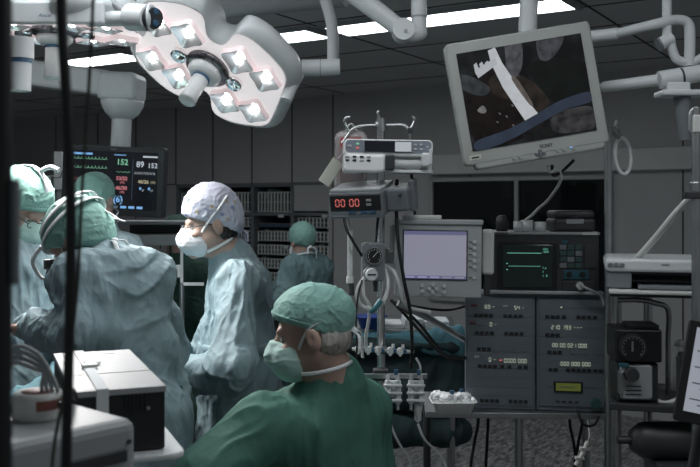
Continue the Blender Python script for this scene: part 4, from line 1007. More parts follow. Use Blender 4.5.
p = q(593, 399); b = MB(); b.cyl((p[0], -.004, p[1]), (p[0], -.026, p[1]), .019, mat('green_knob', (.03, .10, .09), .4), .016); b.build('knob', o, label='dark green rotary knob')
# oscilloscope style pressure monitor
zb = zsh+q(0, 293)[1]-.003; c = P(543.5, 263, RD-.02); k2 = (RD-.02)/900
o = thing('trace_monitor', 'black box monitor with green traces standing on the control panel', 'monitor', (c.x, RD-.02, zb+.004), (0, 0, R(-9)))
hb = 60*k2; wb = 107*k2; q2 = lambda x, y: ((x-543.5)*k2, (293-y)*k2-.004)
b = MB(); b.box((0, .12, hb/2), (wb, .26, hb), M_dark, .005); b.build('case', o)
b = MB(); b.box((0, .12, hb), (wb+.006, .27, .010), M_grey, .003); b.build('top_edge', o, label='light grey top edge')
b = MB(); b.box((0, .0, .004), (wb, .05, .012), M_grey, .003); b.build('base_edge', o)
b = MB(); x0, z1 = q2(498.5, 240); x1, z0 = q2(556, 289); b.rrect(x0, x1, z0, z1, .008, -.018, -.008, M_black, .003); b.build('screen_bezel', o)
b = MB(); x0, z1 = q2(503, 243); x1, z0 = q2(552.5, 286); b.rrect(x0, x1, z0, z1, .010, -.021, -.017, mat('crt_glass', (.006, .012, .012), .12, emit=(.05, .12, .11), es=.02), .002)
y = -.0225; z = q2(0, 251.5)[1]; b.box(((x0+x1)/2-.012, y, z), (x1-x0-.055, .001, .0022), G_trace)
pts = [(q2(509, 0)[0]+k*.0026, y, q2(0, 265)[1]+(.003 if k % 2 else 0)) for k in range(42)]; b.tube(pts, .0009, G_trace, 4, smooth_path=False)
b.text('-266', .012, q2(542, 0)[0], y, q2(0, 251)[1], G_trace); b.text('-264', .010, q2(542, 0)[0], y, q2(0, 248)[1]-.001, G_trace)
for t, yy in (('1 p', 267), ('1', 271), ('1  8', 275)): b.text(t, .011, q2(542, 0)[0], y, q2(0, yy)[1], G_trace)
for yy in (262, 268): b.box((q2(507.5, 0)[0], y, q2(0, yy)[1]), (.006, .001, .003), G_trace)
b.build('screen', o, label='dark screen with green traces')
def pan(x0, y0, x1, y1, m, nm, d=.006, **kk): b = MB(); a, bb = q2(x0, y0), q2(x1, y1); b.box(((a[0]+bb[0])/2, -.012, (a[1]+bb[1])/2), (bb[0]-a[0], d, a[1]-bb[1]), m, .001); return b.build(nm, o, **kk)
M_teal = mat('dark_teal_key', (.035, .075, .07), .5); M_tealb = mat('teal_socket', (.02, .09, .12), .45)
for r_ in range(4):
    for cc in range(3): pan(559+7.6*cc, 243+6*r_, 565.5+7.6*cc, 248+6*r_, M_teal if (r_+cc) % 3 else M_mid, 'button')
pan(583, 243, 594, 266, M_dark, 'key_block'); pan(563, 268, 587, 277, M_tealb, 'socket_panel'); pan(562, 279, 593, 289, M_dark, 'connector_panel', .010); pan(561, 238.5, 567, 242, M_tealb, 'badge'); 
for x in (568, 581): b = MB(); p = q2(x, 272.5); b.cyl((p[0], -.014, p[1]), (p[0], -.018, p[1]), .010, M_black, n=14); b.build('socket', o)
b = MB(); p = q2(578.5, 283.5); b.cyl((p[0], -.015, p[1]), (p[0], -.045, p[1]), .014, M_pale, .012); b.build('plug', o, label='pale round plug')
b = MB(); b.text('DATASCOPE', .008, q2(580, 0)[0], -.009, q2(0, 240.5)[1], M_grey); b.build('lettering', o)
b = MB(); [b.box((q2(495+3*k_i, 0)[0], -.018, hb), (.007, .002, .006), M_dark) for k_i in range(5)]; b.box((q2(588, 0)[0], -.017, hb), (.05, .004, .008), M_pale); b.build('label_plate', o)
for sx in (-1, 1): b = MB(); b.box((sx*wb*.42, .1, -.002), (.03, .16, .006), M_rubber); b.build('foot', o)
ztm = zb+.004+hb+.005
cable('monitor_cord', [P(579, 283.5, RD-.06), P(584, 287, RD-.10), P(592, 291, RD-.11), P(601, 296, RD-.10), P(604, 305, RD-.10)], .005, M_grey, 'grey cord plugged into the front of the green-trace monitor', 'cord')
# things standing on it
def at_top(px, d): return V((P(px, 0, RD+d).x, RD+d, ztm))
for px, r_, hh, lab in ((518, .016, .036, 'small roll of white tape standing nearest the grey monitor, beside two more rolls'), (527, .021, .040, 'largest roll of white tape, middle of the three rolls on the black monitor'), (540, .022, .034, 'squat roll of white tape next to the black case on the monitor')):
    c = at_top(px, .0); o = thing('tape_roll', lab, 'tape', c, (0, 0, 0), 'tape rolls on the black monitor')
    b = MB(); b.lathe([(r_*.55, 0), (r_, 0), (r_, hh), (r_*.55, hh), (r_*.55, 0)], M_white, n=22); b.build('tape', o); b = MB(); b.lathe([(r_*.55, .001), (r_*.50, .001), (r_*.50, hh-.001), (r_*.55, hh-.001)], M_paper, n=18); b.build('core', o)
c = at_top(570, .04); o = thing('instrument_case', 'dark grey hard case with pale label lying on the black monitor', 'case', c)
b = MB(); b.box((0, 0, .024), (.145, .14, .046), M_dark, .012, seg=3); b.build('case_base', o); b = MB(); b.box((0, 0, .060), (.140, .135, .028), M_dark, .012, seg=3); b.build('lid', o)
b = MB(); b.box((0, -.071, .036), (.06, .004, .016), M_grey, .002); b.build('label_plate', o); b = MB(); b.box((0, -.071, .048), (.03, .008, .008), M_black, .002); b.build('latch', o)
c = at_top(502, .05); b = MB(); b.lathe([(.020, 0), (.022, .03), (.018, .05), (.010, .056), (0, .057)], M_dark); tag(b.build('control_dial', loc=(0, 0, 0)), 'dark dome-shaped knob at the grey monitor end of the black box', 'knob').location = c
# ------------------------------------------------------------------ tilted surgical display
c = P(526, 96, 2.8); k_ = 2.8/900
o = thing('surgical_display', 'tilted beige monitor showing gloved fingers at an operation', 'monitor', c, (0, R(-9.7), R(1)))
W_, H_ = 146*k_, 126*k_
b = MB(); b.prism(smooth_poly([], 1) if False else rr(-W_/2, W_/2, -H_/2+.01, H_/2, .014), -.025, .03, M_beige, .006)
b.rrect(-W_/2+.03, W_/2-.015, -H_/2-.006, -H_/2+.03, .012, -.024, .02, M_beige, .006); b.rrect(-W_/2+.03, W_/2-.03, -H_/2+.04, H_/2-.03, .02, .03, .075, M_beige, .015); b.build('bezel', o, label='beige plastic bezel')
b = MB(); sx0, sx1 = -W_/2+.030, W_/2-.034; sz0, sz1 = -H_/2+.053, H_/2-.035
M_op = bpy.data.materials.new('operation_picture'); M_op.use_nodes = True; nt = M_op.node_tree; bs = nt.nodes['Principled BSDF']; bs.inputs['Base Color'].default_value = (.01, .01, .01, 1); bs.inputs['Roughness'].default_value = .25; bs.inputs['Specular IOR Level'].default_value = .1
tc = nt.nodes.new('ShaderNodeTexCoord'); no = nt.nodes.new('ShaderNodeTexNoise'); no.inputs['Scale'].default_value = 11; no.inputs['Detail'].default_value = 5; nt.links.new(tc.outputs['Object'], no.inputs['Vector'])
rp = nt.nodes.new('ShaderNodeValToRGB'); e = rp.color_ramp.elements; e[0].position = .42; e[0].color = (.004, .006, .007, 1); e[1].position = .78; e[1].color = (.05, .055, .06, 1); nt.links.new(no.outputs[0], rp.inputs[0]); nt.links.new(rp.outputs[0], bs.inputs['Emission Color']); bs.inputs['Emission Strength'].default_value = .4
b.box(((sx0+sx1)/2, -.0255, (sz0+sz1)/2), (sx1-sx0, .004, sz1-sz0), M_op)
# picture content, all flat on the screen; u right, v down in 0..1
def pic(col, pts, lay, s=.5, nz=.35, sc=40, sm=True):
    m = glow('picture_%02d%02d%02d_%d' % (*[int(x*99) for x in col], int(nz*10)), col, s*(.9 if col[0] > .6 else .75 if abs(col[0]-col[2]) < .03 and col[0] > .06 else .5 if col[2] > .15 else .22))
    nt = m.node_tree; bs = nt.nodes['Principled BSDF']; bs.inputs['Specular IOR Level'].default_value = .1
    for e_ in nt.nodes:
        if e_.type == 'VALTORGB' and not bs.inputs['Emission Color'].links:
            for q_ in e_.color_ramp.elements: q_.color = (.01, .01, .01, 1)
    if not bs.inputs['Emission Color'].links:
        tc = nt.nodes.new('ShaderNodeTexCoord'); no = nt.nodes.new('ShaderNodeTexNoise'); no.inputs['Scale'].default_value = sc; no.inputs['Detail'].default_value = 5; nt.links.new(tc.outputs['Object'], no.inputs['Vector'])
        rp = nt.nodes.new('ShaderNodeValToRGB'); e = rp.color_ramp.elements; e[0].position = .3; e[1].position = .7
        e[0].color = (*[x*(1-nz*2 if nz < .5 else .05) for x in col], 1); e[1].color = (*[min(1, x*(1+nz)) for x in col], 1); nt.links.new(no.outputs[0], rp.inputs[0]); nt.links.new(rp.outputs[0], bs.inputs['Emission Color'])
    P2 = smooth_poly(pts, 5) if sm else pts; SS = 1*.42
    vs = [(sx0+(sx1-sx0)*min(1, max(0, u)), -.0277-.00012*lay, sz1-(sz1-sz0)*min(1, max(0, v))) for u, v in P2]
    b.add(vs, [list(range(len(vs)))[::-1]], m)
pic((.045, .022, .02), [(.02, .38), (.2, .2), (.42, .42), (.55, .62), (.5, .9), (.25, .98), (.03, .9)], 1, .5, .6, 60)
pic((.15, .115, .09), [(.22, .32), (.34, .25), (.52, .36), (.64, .55), (.66, .72), (.5, .74), (.38, .58), (.24, .46)], 2, .55, .4, 30)
pic((.07, .08, .09), [(.0, .22), (.10, .26), (.22, .40), (.14, .46), (.0, .36)], 3, .6, .3)
pic((.12, .125, .14), [(.40, -.02), (.52, -.02), (.50, .22), (.43, .34), (.37, .28), (.38, .1)], 3, .7, .3)
pic((.09, .095, .11), [(.66, -.02), (.86, -.02), (.80, .14), (.70, .22), (.64, .17)], 3, .7, .3)
pic((.012, .022, .018), [(.56, .24), (.75, .2), (.98, .3), (.98, .62), (.75, .68), (.62, .52)], 1, .6, .4, 20)
pic((.08, .08, .085), [(.66, .80), (.80, .74), (.99, .76), (.99, .96), (.80, .98), (.66, .94)], 3, .55, .4)
pic((.05, .05, .055), [(.42, .90), (.55, .82), (.70, .88), (.66, .98), (.44, .99)], 3, .5, .4)
pic((.75, .78, .82), [(.25, .02), (.31, .0), (.345, .16), (.50, .60), (.565, .745), (.50, .80), (.455, .80), (.32, .42), (.26, .16)], 5, .65, .05, sm=False)
for k in range(4): pic((.70, .73, .78), [(.12+.045*k, .14+.0*k), (.145+.045*k, .12), (.16+.045*k, .20-.02*k), (.125+.045*k, .24-.02*k)], 5, .6, .05, sm=False)
pic((.70, .73, .78), [(.12, .20), (.30, .10), (.31, .17), (.14, .28)], 6, .6, .05, sm=False)
pic((.42, .36, .33), [(.40, .35), (.44, .35), (.53, .62), (.50, .62)], 6, .5, .2)
pic((.09, .125, .20), [(.02, .985), (.05, .90), (.30, .84), (.55, .735), (.75, .64), (.99, .60), (.995, .70), (.78, .74), (.55, .84), (.33, .94), (.12, .999)], 7, .55, .12, 14)
pic((.5, .5, .5), [(.09, .60), (.14, .56), (.16, .62), (.13, .64)], 4, .4, .3)
for u, v in ((.25, .66), (.30, .70), (.22, .74), (.36, .60), (.34, .80)): pic((.55, .5, .5), [(u, v), (u+.018, v+.005), (u+.014, v+.025)], 5, .4, .2)
b.build('screen', o, label='screen with the operating field picture')
b = MB(); b.text('SONY', .0155, .03, -.026, -H_/2+.028, M_dark, 'CENTER'); b.build('brand_lettering', o)
for x in (-.075, -.055, .062, .082, .112): b = MB(); b.cyl((x, -.024, -H_/2+.012), (x, -.029, -H_/2+.012), .0055, M_grey, n=12); b.build('button', o)
b = MB()
for dx, dz in ((0, 0), (.011, 0), (-.011, 0), (0, .009), (0, -.009)): b.box((.008+dx, -.027, -H_/2+.012+dz), (.009, .006, .007), M_mid, .001)
b.build('navigation_pad', o); b = MB(); b.box((.105, -.027, -H_/2+.014), (.008, .003, .004), G_blue); b.build('power_light', o)
b = MB(); b.box((-W_/2+.035, -.0255, -H_/2+.033), (.036, .002, .014), M_paper); b.box((-W_/2+.035, -.0267, -H_/2+.033), (.024, .0008, .005), M_dark); b.build('sticker', o)
b = MB(); b.box((.0, .09, .02), (.12, .05, .12), M_grey, .01); pz = Matrix.Rotation(R(9.7), 3, 'Y'); top = V((P(536, 0, 2.92).x-c.x, .12, HC_-c.z)); b.tube([pz @ V((.032, .12, .05)), pz @ V((.032, .12, .25)), pz @ top], .030, M_white, 16, smooth_path=False); b.build('ceiling_column', o)
cable('display_cord', [P(548, 166, 2.84), P(550, 172, 2.85), P(559, 170, 2.86), P(560, 182, 2.9), P(548, 200, 3.0), P(538, 209, 3.08), P(531, 216, 3.14), P(524, 222, 3.22), P(521, 232, 3.35)], .005, M_pale, 'pale cord hanging from the tilted monitor towards the tape rolls', 'cord')
cable('display_cord', [P(552, 165, 2.86), P(553, 175, 2.87), P(560, 173, 2.87), P(568, 166, 2.87), P(574, 160, 2.87)], .005, M_rubber, 'short black cord looped under the tilted monitor', 'cord')

# ceiling spring arm
o = thing('ceiling_boom', 'thick white jointed arm slanting down from the ceiling beside the light strips', 'arm', P(405, 30, 3.0))
q = lambda x, y, d=3.0: P(x, y, d)-P(405, 30, 3.0)
b = MB(); b.tube([q(330, -28), q(352, -8), q(403, 31)], [.034, .034, .030], M_white, 16, smooth_path=False); b.build('arm_beam', o)
b = MB(); b.cyl(q(403, 31)+V((0, -.04, 0)), q(403, 31)+V((0, .04, 0)), .036, M_white); b.cyl(q(405, 33)+V((0, -.046, 0)), q(405, 33)+V((0, -.04, 0)), .006, M_grey, n=10); b.build('elbow_joint', o)
b = MB(); b.tube([q(419, 34), q(419, -30)], .026, M_white, 16, smooth_path=False); b.cyl(q(419, 18), q(419, 16), .0275, M_grey); b.ball(q(414, 33), (.045, .034, .03), M_white); b.build('post', o)
b = MB(); t = q(330, -28); b.cyl(t, V((t.x, t.y, HC_-P(405, 30, 3.0).z)), .04, M_white); b.build('ceiling_post', o)

# jointed arms at the frame's edge
o = thing('tubular_boom', 'white tubular jointed arm reaching in beside the tilted monitor', 'arm', P(668, 90, 2.75))
O = P(668, 90, 2.75); q = lambda x, y, d=2.75: P(x, y, d)-O
b = MB(); b.tube([q(590, 37, 2.9), q(616, 34, 2.85), q(617, 34, 2.85)], [.020, .020, .020], M_white, 14, smooth_path=False); b.tube([q(616, 34, 2.85), q(652, 25), q(676, 20), q(688, 24), q(690, 40), q(689, 66)], .016, M_white, 14); b.build('upper_tube', o)
b = MB(); b.tube([q(596, 89, 2.9), q(604, 87, 2.88)], .013, M_white, 14, smooth_path=False); b.tube([q(604, 87, 2.88), q(660, 80)], [.018, .019], M_white, 14, smooth_path=False); b.tube([q(659, 80), q(706, 72)], [.027, .027], M_white, 16, smooth_path=False); b.cyl(q(680, 77), q(682, 76.6), .0285, M_dark); b.build('lower_tube', o)
b = MB(); b.box(q(681, 94), (.14, .09, .018), M_white, .006); b.box(q(676, 88), (.07, .06, .03), M_white, .006); b.build('bracket_plate', o)
b = MB(); b.cyl(q(682, 97), q(685, 140), .026, M_mid, .016); b.build('hand_grip', o, label='dark tapering grip')
b = MB(); b.cyl(q(667, 36), V((q(667, 0).x, 0, HC_-O.z)), .014, M_white); b.build('ceiling_post', o)
b = MB(); b.cyl(q(660, 44), q(672, 38), .020, M_white); b.cyl(q(660, 44), q(658, 45), .022, M_mid); b.tube([q(670, 38), q(673, 52), q(678, 60), q(690, 62), q(704, 57)], .014, M_white, 10); b.build('swivel', o)
o = thing('clamp_stand', 'thin steel stand with clamps at the edge near the tubular arm', 'stand', (P(696, 0, 2.5).x, 2.5, 0))
q = lambda x, y: P(x, y, 2.5)-V((P(696, 0, 2.5).x, 2.5, 0))
b = MB(); b.cyl((0, 0, .02), q(696, 108), .012, M_steel); b.build('pole', o); b = MB(); b.tube([q(690, 130), q(691, 112), q(697, 108), q(700, 112)], .006, M_steel, 8); b.box(q(697, 124), (.03, .03, .05), M_pale, .004); b.build('hook', o)
b = MB(); b.box(q(694, 195), (.05, .03, .022), M_dark, .004); b.cyl(q(689, 195), q(684, 195), .010, M_dark); b.box(q(694, 187), (.02, .03, .03), M_steel, .004); b.build('clamp', o); b = MB(); b.lathe([(.0, 0), (.12, 0), (.12, .02), (.03, .04), (0, .04)], M_dark); b.build('base', o)
cable('corrugated_hose', [P(691, 197, 2.55), P(675, 214, 2.6), P(657, 236, 2.66), P(641, 254, 2.72), P(630, 264, 2.8)], .010, M_pale, 'pale hose running diagonally down behind the printer', 'hose')

# ------------------------------------------------------------------ printer and the shelf beneath it
k_ = 2.65/900; c = P(666, 289, 2.65)
o = thing('printer', 'light grey desktop printer with dark front opening on the side shelf', 'printer', c, (0, 0, R(-15)))
q = lambda x, y: ((x-666)*k_, (289-y)*k_)
b = MB(); x0, x1 = q(607, 0)[0], q(735, 0)[0]; ht = q(0, 262)[1]
b.rrect(x0, x1, ht-.030, ht+.008, .016, -.02, .32, M_white, .008); b.build('top_cover', o)
b = MB(); b.rrect(x0+.004, q(633, 0)[0], .0, ht-.02, .006, -.012, .30, M_mid, .004); b.rrect(q(632, 0)[0], x1, .0, ht-.02, .003, .10, .30, M_dark, .003); b.rrect(x1-.06, x1-.004, 0, ht-.02, .006, -.012, .30, M_grey, .004); b.build('body', o)
b = MB()
for z in (.02, .045): b.cyl((q(634, 0)[0], .03, z), (x1-.06, .03, z), .008, M_dark)
b.build('roller', o)
b = MB(); b.box((q(690, 0)[0], .02, .006), (.30, .12, .010), M_mid, .002); b.build('paper_tray', o)
for k in range(3): b = MB(); b.rrect(q(610+5.6*k, 0)[0], q(615+5.6*k, 0)[0], ht-.016, ht-.004, .004, -.0235, -.018, M_mid, .001); b.build('button', o)
b = MB(); b.box((q(665, 0)[0], -.021, ht-.006), (.022, .003, .006), M_grey, .001); b.build('badge', o)
o = thing('side_shelf', 'dark shelf trolley under the printer with pale front edge', 'trolley', (c.x+.04, 2.8, 0), (0, 0, R(-15)))
zt = c.z-.001; x0, x1 = (612-666)*k_, (735-666)*k_
b = MB(); b.box(((x0+x1)/2, 0, zt-.012), (x1-x0, .36, .022), M_dark, .003); b.build('shelf', o)
b = MB(); b.rrect((611-666)*k_, (690-666)*k_, zt-.011, zt-.0005, .004, -.225, -.165, M_pale, .003); b.build('shelf_edge', o, label='pale shelf edge strip')
zl = P(0, 408, 2.65).z
b = MB(); b.box(((x0+x1)/2, 0, zl), (x1-x0, .36, .02), M_dark, .003); b.build('shelf', o)
for x in (x0+.03, (655-666)*k_, x1-.01):
    for y in (-.15, .15):
        if x > .1 or y > 0: b = MB(); b.cyl((x, y, .02), (x, y, zt-.02), .014, M_dark if y < 0 else M_steel); b.build('upright', o)
# gauge box, vaporizer, gas cylinder, tablet
q3 = lambda x, y, d: P(x, y, d)
c = q3(645, 404, 2.62); zS = zl+.011
o = thing('vaporizer', 'white and black anaesthetic vaporizer with rotary dial under the gauge box', 'vaporizer', (c.x, 2.70, zS), (0, 0, R(-6)))
k3 = 2.62/900
b = MB(); b.box((.0, .04, .058), (.12, .12, .115), M_dark, .006); b.build('body', o); b = MB(); b.rrect(-.052, .040, .010, .112, .01, -.035, .0, M_grey, .005); b.build('front_cover', o, label='pale front cover')
b = MB(); b.cyl((-.022, -.035, .086), (-.022, -.062, .086), .022, M_dark, .019); b.build('dial', o); b = MB(); b.box((-.044, -.037, .112), (.03, .005, .012), M_tealb, .001); b.build('green_label', o)
b = MB()
for k in range(3): b.box((-.016, -.0365, .050-.012*k), (.045, .001, .003), M_dark)
b.build('lettering', o); b = MB(); b.box((-.052, -.03, .06), (.014, .03, .07), M_steel, .004); b.build('side_lever', o)
o = thing('gauge_box', 'black square box with round dial gauge standing on the vaporizer', 'gauge', (c.x, 2.70, zS+.117), (0, 0, R(-6)))
b = MB(); b.box((.0, .04, .052), (.135, .15, .098), M_black, .006); b.build('case', o)
b = MB(); b.cyl((-.018, -.035, .048), (-.018, -.043, .048), .040, M_dark, n=32); b.cyl((-.018, -.043, .048), (-.018, -.045, .048), .036, M_black, n=32)
b.tube([(-.018+.033*math.cos(a), -.0455, .048+.033*math.sin(a)) for a in [R(-50+28*k) for k in range(11)]], .0009, M_mid, 5)
for k in range(13): a = R(-40+21.7*k); b.box((-.018+.028*math.cos(a), -.0455, .048+.028*math.sin(a)), (.003, .001, .003), M_mid)
b.box((-.020, -.0457, .052), (.006, .001, .030), M_mid); b.build('dial', o); b = MB(); b.box((.02, .04, .106), (.09, .10, .012), M_dark, .003); b.build('top_plate', o)
for sx in (-1, 1): b = MB(); b.box((sx*.045, .04, .002), (.02, .08, .005), M_rubber); b.build('foot', o)
cc = P(672, 350, 2.72); b = MB(); b.cyl((cc.x-.02, 2.60, cc.z-.005), (cc.x+.03, 2.60, cc.z-.005), .020, M_dark); b.cyl((cc.x+.03, 2.6, cc.z-.005), (cc.x+.06, 2.6, cc.z-.005), .012, M_chrome); b.ball((cc.x+.06, 2.6, cc.z-.005), .016, M_chrome); b.cyl((cc.x-.02, 2.60, zS), (cc.x-.02, 2.60, cc.z), .010, M_dark)
tag(b.build('gas_valve', loc=(cc.x, 2.6, zS)), 'chrome-tipped gas valve beside the gauge box', 'valve')
b = MB(); c = P(688, 372, 2.78); 
for k, (r0, hh) in enumerate(((.030, .14),)): b.lathe([(0, 0), (r0, 0), (r0, hh*.7), (r0*.6, hh*.85), (r0*.45, hh), (0, hh)], M_clear)
b.lathe([(r0*.5, hh), (r0*.5, hh+.02), (0, hh+.02)], M_pale); tag(b.build('plastic_bottle'), 'dull translucent plastic bottle behind the tablet', 'bottle').location = (c.x, 2.86, zS)
o = thing('gas_cylinder', 'dark gas cylinder lying low beneath the side shelf', 'cylinder', P(684, 440, 2.7))
b = MB(); b.lathe([(0, -.16), (.03, -.16), (.052, -.13), (.055, -.10), (.055, .22), (0, .22)], M_dark, Matrix.Rotation(PI/2, 4, 'Y')); b.build('vessel', o); b = MB(); b.cyl((-.16, 0, 0), (-.20, 0, 0), .012, M_dark); b.build('valve', o)
b = MB(); b.box((.05, 0, -.06), (.30, .16, .012), M_dark, .003); 
zc_ = P(665, 440, 2.7).z
for x in (-.08, .18): b.box((x, 0, -.06-(zc_-.06)/2), (.03, .14, zc_-.06), M_dark)
b.build('cradle', o)
c = P(697, 372, 2.2); o = thing('tablet_screen', 'tablet computer with pale page leaning at the frame edge below the printer', 'tablet', c, (R(-6), R(11), R(-6)))
b = MB(); b.rrect(-.038, .16, -.125, .125, .008, -.006, .008, M_black, .003); b.build('case', o); b = MB(); b.box((.066, -.0075, .005), (.17, .002, .205), glow('page_light', (.42, .45, .52), .6)); b.build('screen', o)
b = MB()
for k in range(14): b.box((.005+.02*(k % 3), -.009, .09-.013*k), (.03, .0006, .003), M_mid)
b.build('page_lines', o)
b = MB(); b.tube([(.06, .02, -.05), (.06, .10, -.15), (.06, .12, -.5), (.06, .12, -1.17)], .014, M_dark, 10, smooth_path=False); b.build('stand', o)

# ------------------------------------------------------------------ clamps, transducers, manifold, tray
o = thing('clamp_rail', 'short steel rail fixed across the drip pole', 'rail', P(381, 376, 2.95)); O = P(381, 376, 2.95); q = lambda x, y, d=2.95: P(x, y, d)-O
b = MB(); b.box(q(391, 376), (.235, .012, .016), M_steel, .002); b.build('bar', o); b = MB(); b.box(q(381, 376)+V((0, .03, 0)), (.05, .05, .035), M_dark, .004); b.build('pole_clamp', o)
for px, lab in ((393, 'white double transducer holder on the rail, next to the seated shoulder'), (416, 'white double transducer holder at the free end of the rail, above a drip chamber')):
    C0 = P(px, 392, 2.92); o = thing('transducer_holder', lab, 'holder', C0, (0, 0, R(-5)), 'transducer holders on the rail')
    b = MB(); b.box((0, .008, 0), (.052, .016, .072), M_white, .004); b.build('back_plate', o)
    for x in (-.016, .016):
        b = MB(); b.cyl((x, -.008, -.036), (x, -.008, .040), .009, M_white); b.cyl((x, -.008, .04), (x, -.008, .058), .005, M_clear); b.cyl((x, -.008, -.036), (x, -.008, -.055), .005, M_clear); b.build('transducer', o)
    b = MB()
    for z in (-.024, 0, .024): b.box((0, -.016, z), (.060, .012, .008), M_white, .002)
    b.build('clip', o); b = MB(); b.cyl((.010, -.008, .058), (.010, -.008, .074), .007, M_steelblue); b.build('cap', o, label='blue cap')
o = thing('drip_chamber', 'clear drip chamber hanging under the free-end transducer holder', 'drip chamber', P(418, 410, 2.92))
b = MB(); b.lathe([(.003, -.04), (.012, -.03), (.013, .02), (.006, .032), (0, .033)], M_clear); b.build('chamber', o); b = MB(); b.cyl((0, 0, .03), (0, 0, .045), .004, M_pale); b.build('spike', o)
o = thing('stopcock_manifold', 'row of white and blue stopcocks on a bar across the drip pole', 'manifold', P(388, 352, 2.93)); O = P(388, 352, 2.93); q = lambda x, y, d=2.93: P(x, y, d)-O
b = MB(); b.tube([q(352, 349), q(414, 352)], .006, M_clear, 8, smooth_path=False); b.box(q(381, 351)+V((0, .025, 0)), (.04, .05, .02), M_dark, .003); b.build('bar', o)
for k, px in enumerate((358, 368, 378, 390, 400)):
    b = MB(); y = 349+.05*(px-352); b.cyl(q(px, y)+V((0, -.012, 0)), q(px, y)+V((0, .012, 0)), .011, M_white if k % 2 else M_pale); b.box(q(px, y)+V((0, -.015, 0)), (.008, .006, .028), M_white, .002); b.cyl(q(px+3, y-3), q(px+3, y-7), .005, M_clear, n=10); b.build('stopcock', o)
    b = MB(); b.box(q(px+5, y)+V((0, -.002, 0)), (.010, .018, .014), M_steelblue, .002); b.build('connector', o)
zz = zsh; o = thing('gauze_tray', 'white shallow tray heaped with gauze and vials on the rack shelf', 'tray', (P(453, 0, 3.06).x, 3.06, zz), (0, 0, R(2)))
b = MB(); outer = rr(-.072, .072, -.05, .05, .02)
def trayring(s_, z): return [(x*s_, y*s_, z) for x, y in outer]
rg = [trayring(.80, .001), trayring(1, .040), trayring(1.08, .043), trayring(1.07, .038), trayring(.96, .036), trayring(.78, .006)]; n = len(outer); vs = [p for r_ in rg for p in r_]; fs = [(i*n+k, i*n+(k+1) % n, (i+1)*n+(k+1) % n, (i+1)*n+k) for i in range(5) for k in range(n)]+[list(range(n))[::-1], list(range(5*n, 6*n))]
b.add(vs, fs, M_bright, True); b.build('dish', o)
rnd = random.Random(3)
for k in range(13):
    x, y = rnd.uniform(-.056, .056), rnd.uniform(-.028, .028); s_ = rnd.uniform(.014, .020); sd = SDF(.003); sd.ell((0, 0, 0), (s_*1.2, s_, s_*.6)); v, q = sd.mesh(1)
    m = mesh_obj('gauze_swab', (creases(v, q, .006, 60, k, (1, 1, 1)), q), M_tie, (0, 0, 0)); m.location = (P(453, 0, 3.06).x+x, 3.06+y, zz+.042+.007*(k % 3)); tag(m, 'crumpled white gauze swab in the shallow tray', 'gauze', 'gauze swabs in the tray')
for x, y, lab in ((-.006, -.02, 'blue capped vial upright among the gauze, near the tray rim'), (.03, .005, 'blue capped vial among the gauze towards the control panel')):
    b = MB(); b.cyl((0, 0, 0), (0, 0, .020), .007, M_clear, n=12); b.cyl((0, 0, .02), (0, 0, .030), .0075, M_steelblue, n=12); tag(b.build('vial'), lab, 'vial', 'vials in the tray').location = (P(453, 0, 3.06).x+x, 3.06+y, zz+.047)

# ------------------------------------------------------------------ instrument table behind the drip pole
TD = 4.4; zt = P(0, 331, TD).z; xa, xb = P(346, 0, TD).x, P(456, 0, TD).x
o = thing('instrument_table', 'steel instrument table with blue drape behind the drip pole', 'table', ((xa+xb)/2, TD, 0), (0, 0, R(-4)))
hw_ = (xb-xa)/2
b = MB(); b.box((0, .2, zt), (hw_*2, .5, .03), M_steel, .004); b.build('tabletop', o)
sd = SDF(.010); sd.ecap((-hw_, -.05, zt-.03), (hw_+.04, -.05, zt-.03), (.035, .03), (.04, .035), (0, 0, 1)); sd.ecap((hw_*.45, -.06, zt-.05), (hw_*1.05, -.08, zt-.03), (.05, .03), (.085, .035), (0, 0, 1)); v, q = sd.mesh(1); mesh_obj('blue_drape', (creases(v, q, .025, 9, 5), q), mat('light_blue_drape', (.10, .25, .31), .8, bump=.3, bscale=20), (0, 0, 0), o)
sd = SDF(.012); sd.ecap((-hw_, .1, zt-.06), (hw_, .1, zt-.06), (.03, .16), (.03, .16), (0, 0, 1)); sd.ecap((-hw_, .1, zt-.06), (hw_, .1, zt-.06), (.03, .16), (.03, .16), (0, 0, 1)); sd.cap((-hw_, .02, zt-.3), (hw_, .02, zt-.3), .07, k=.1); sd.cap((-hw_, .06, zt-.5), (hw_, .06, zt-.5), .08, k=.1); sd.cap((-hw_, .02, zt-.18), (hw_, .02, zt-.18), .06, k=.1); v, q = sd.mesh(1); mesh_obj('dark_drape', (creases(v, q, .03, 6, 8), q), mat('black_green_drape', (.018, .04, .045), .85, bump=.3, bscale=20), (0, 0, 0), o)
for sx in (-1, 1):
    for y in (0, .4): b = MB(); b.cyl((sx*hw_*.93, y, .0), (sx*hw_*.93, y, zt-.015), .014, M_steel); b.build('leg', o)
o = thing('blue_basin', 'bright blue plastic basin on the instrument table', 'basin', (P(371, 0, 4.38).x, 4.38, zt+.016)); b = MB(); b.lathe([(.05, 0), (.07, .055), (.078, .06), (.07, .058), (.048, .006), (0, .006)], M_blue); b.build('bowl', o); b = MB(); b.lathe([(.070, .052), (.081, .056), (.081, .062), (.072, .064)], M_blue); b.build('rim', o)
rnd = random.Random(9); labs = ['folded white towels at the seated-person end of the instrument table', 'stack of white dressing packs beside the blue basin', 'white folded linen stack in the middle of the instrument table', 'low white dressing stack at the far end of the instrument table']
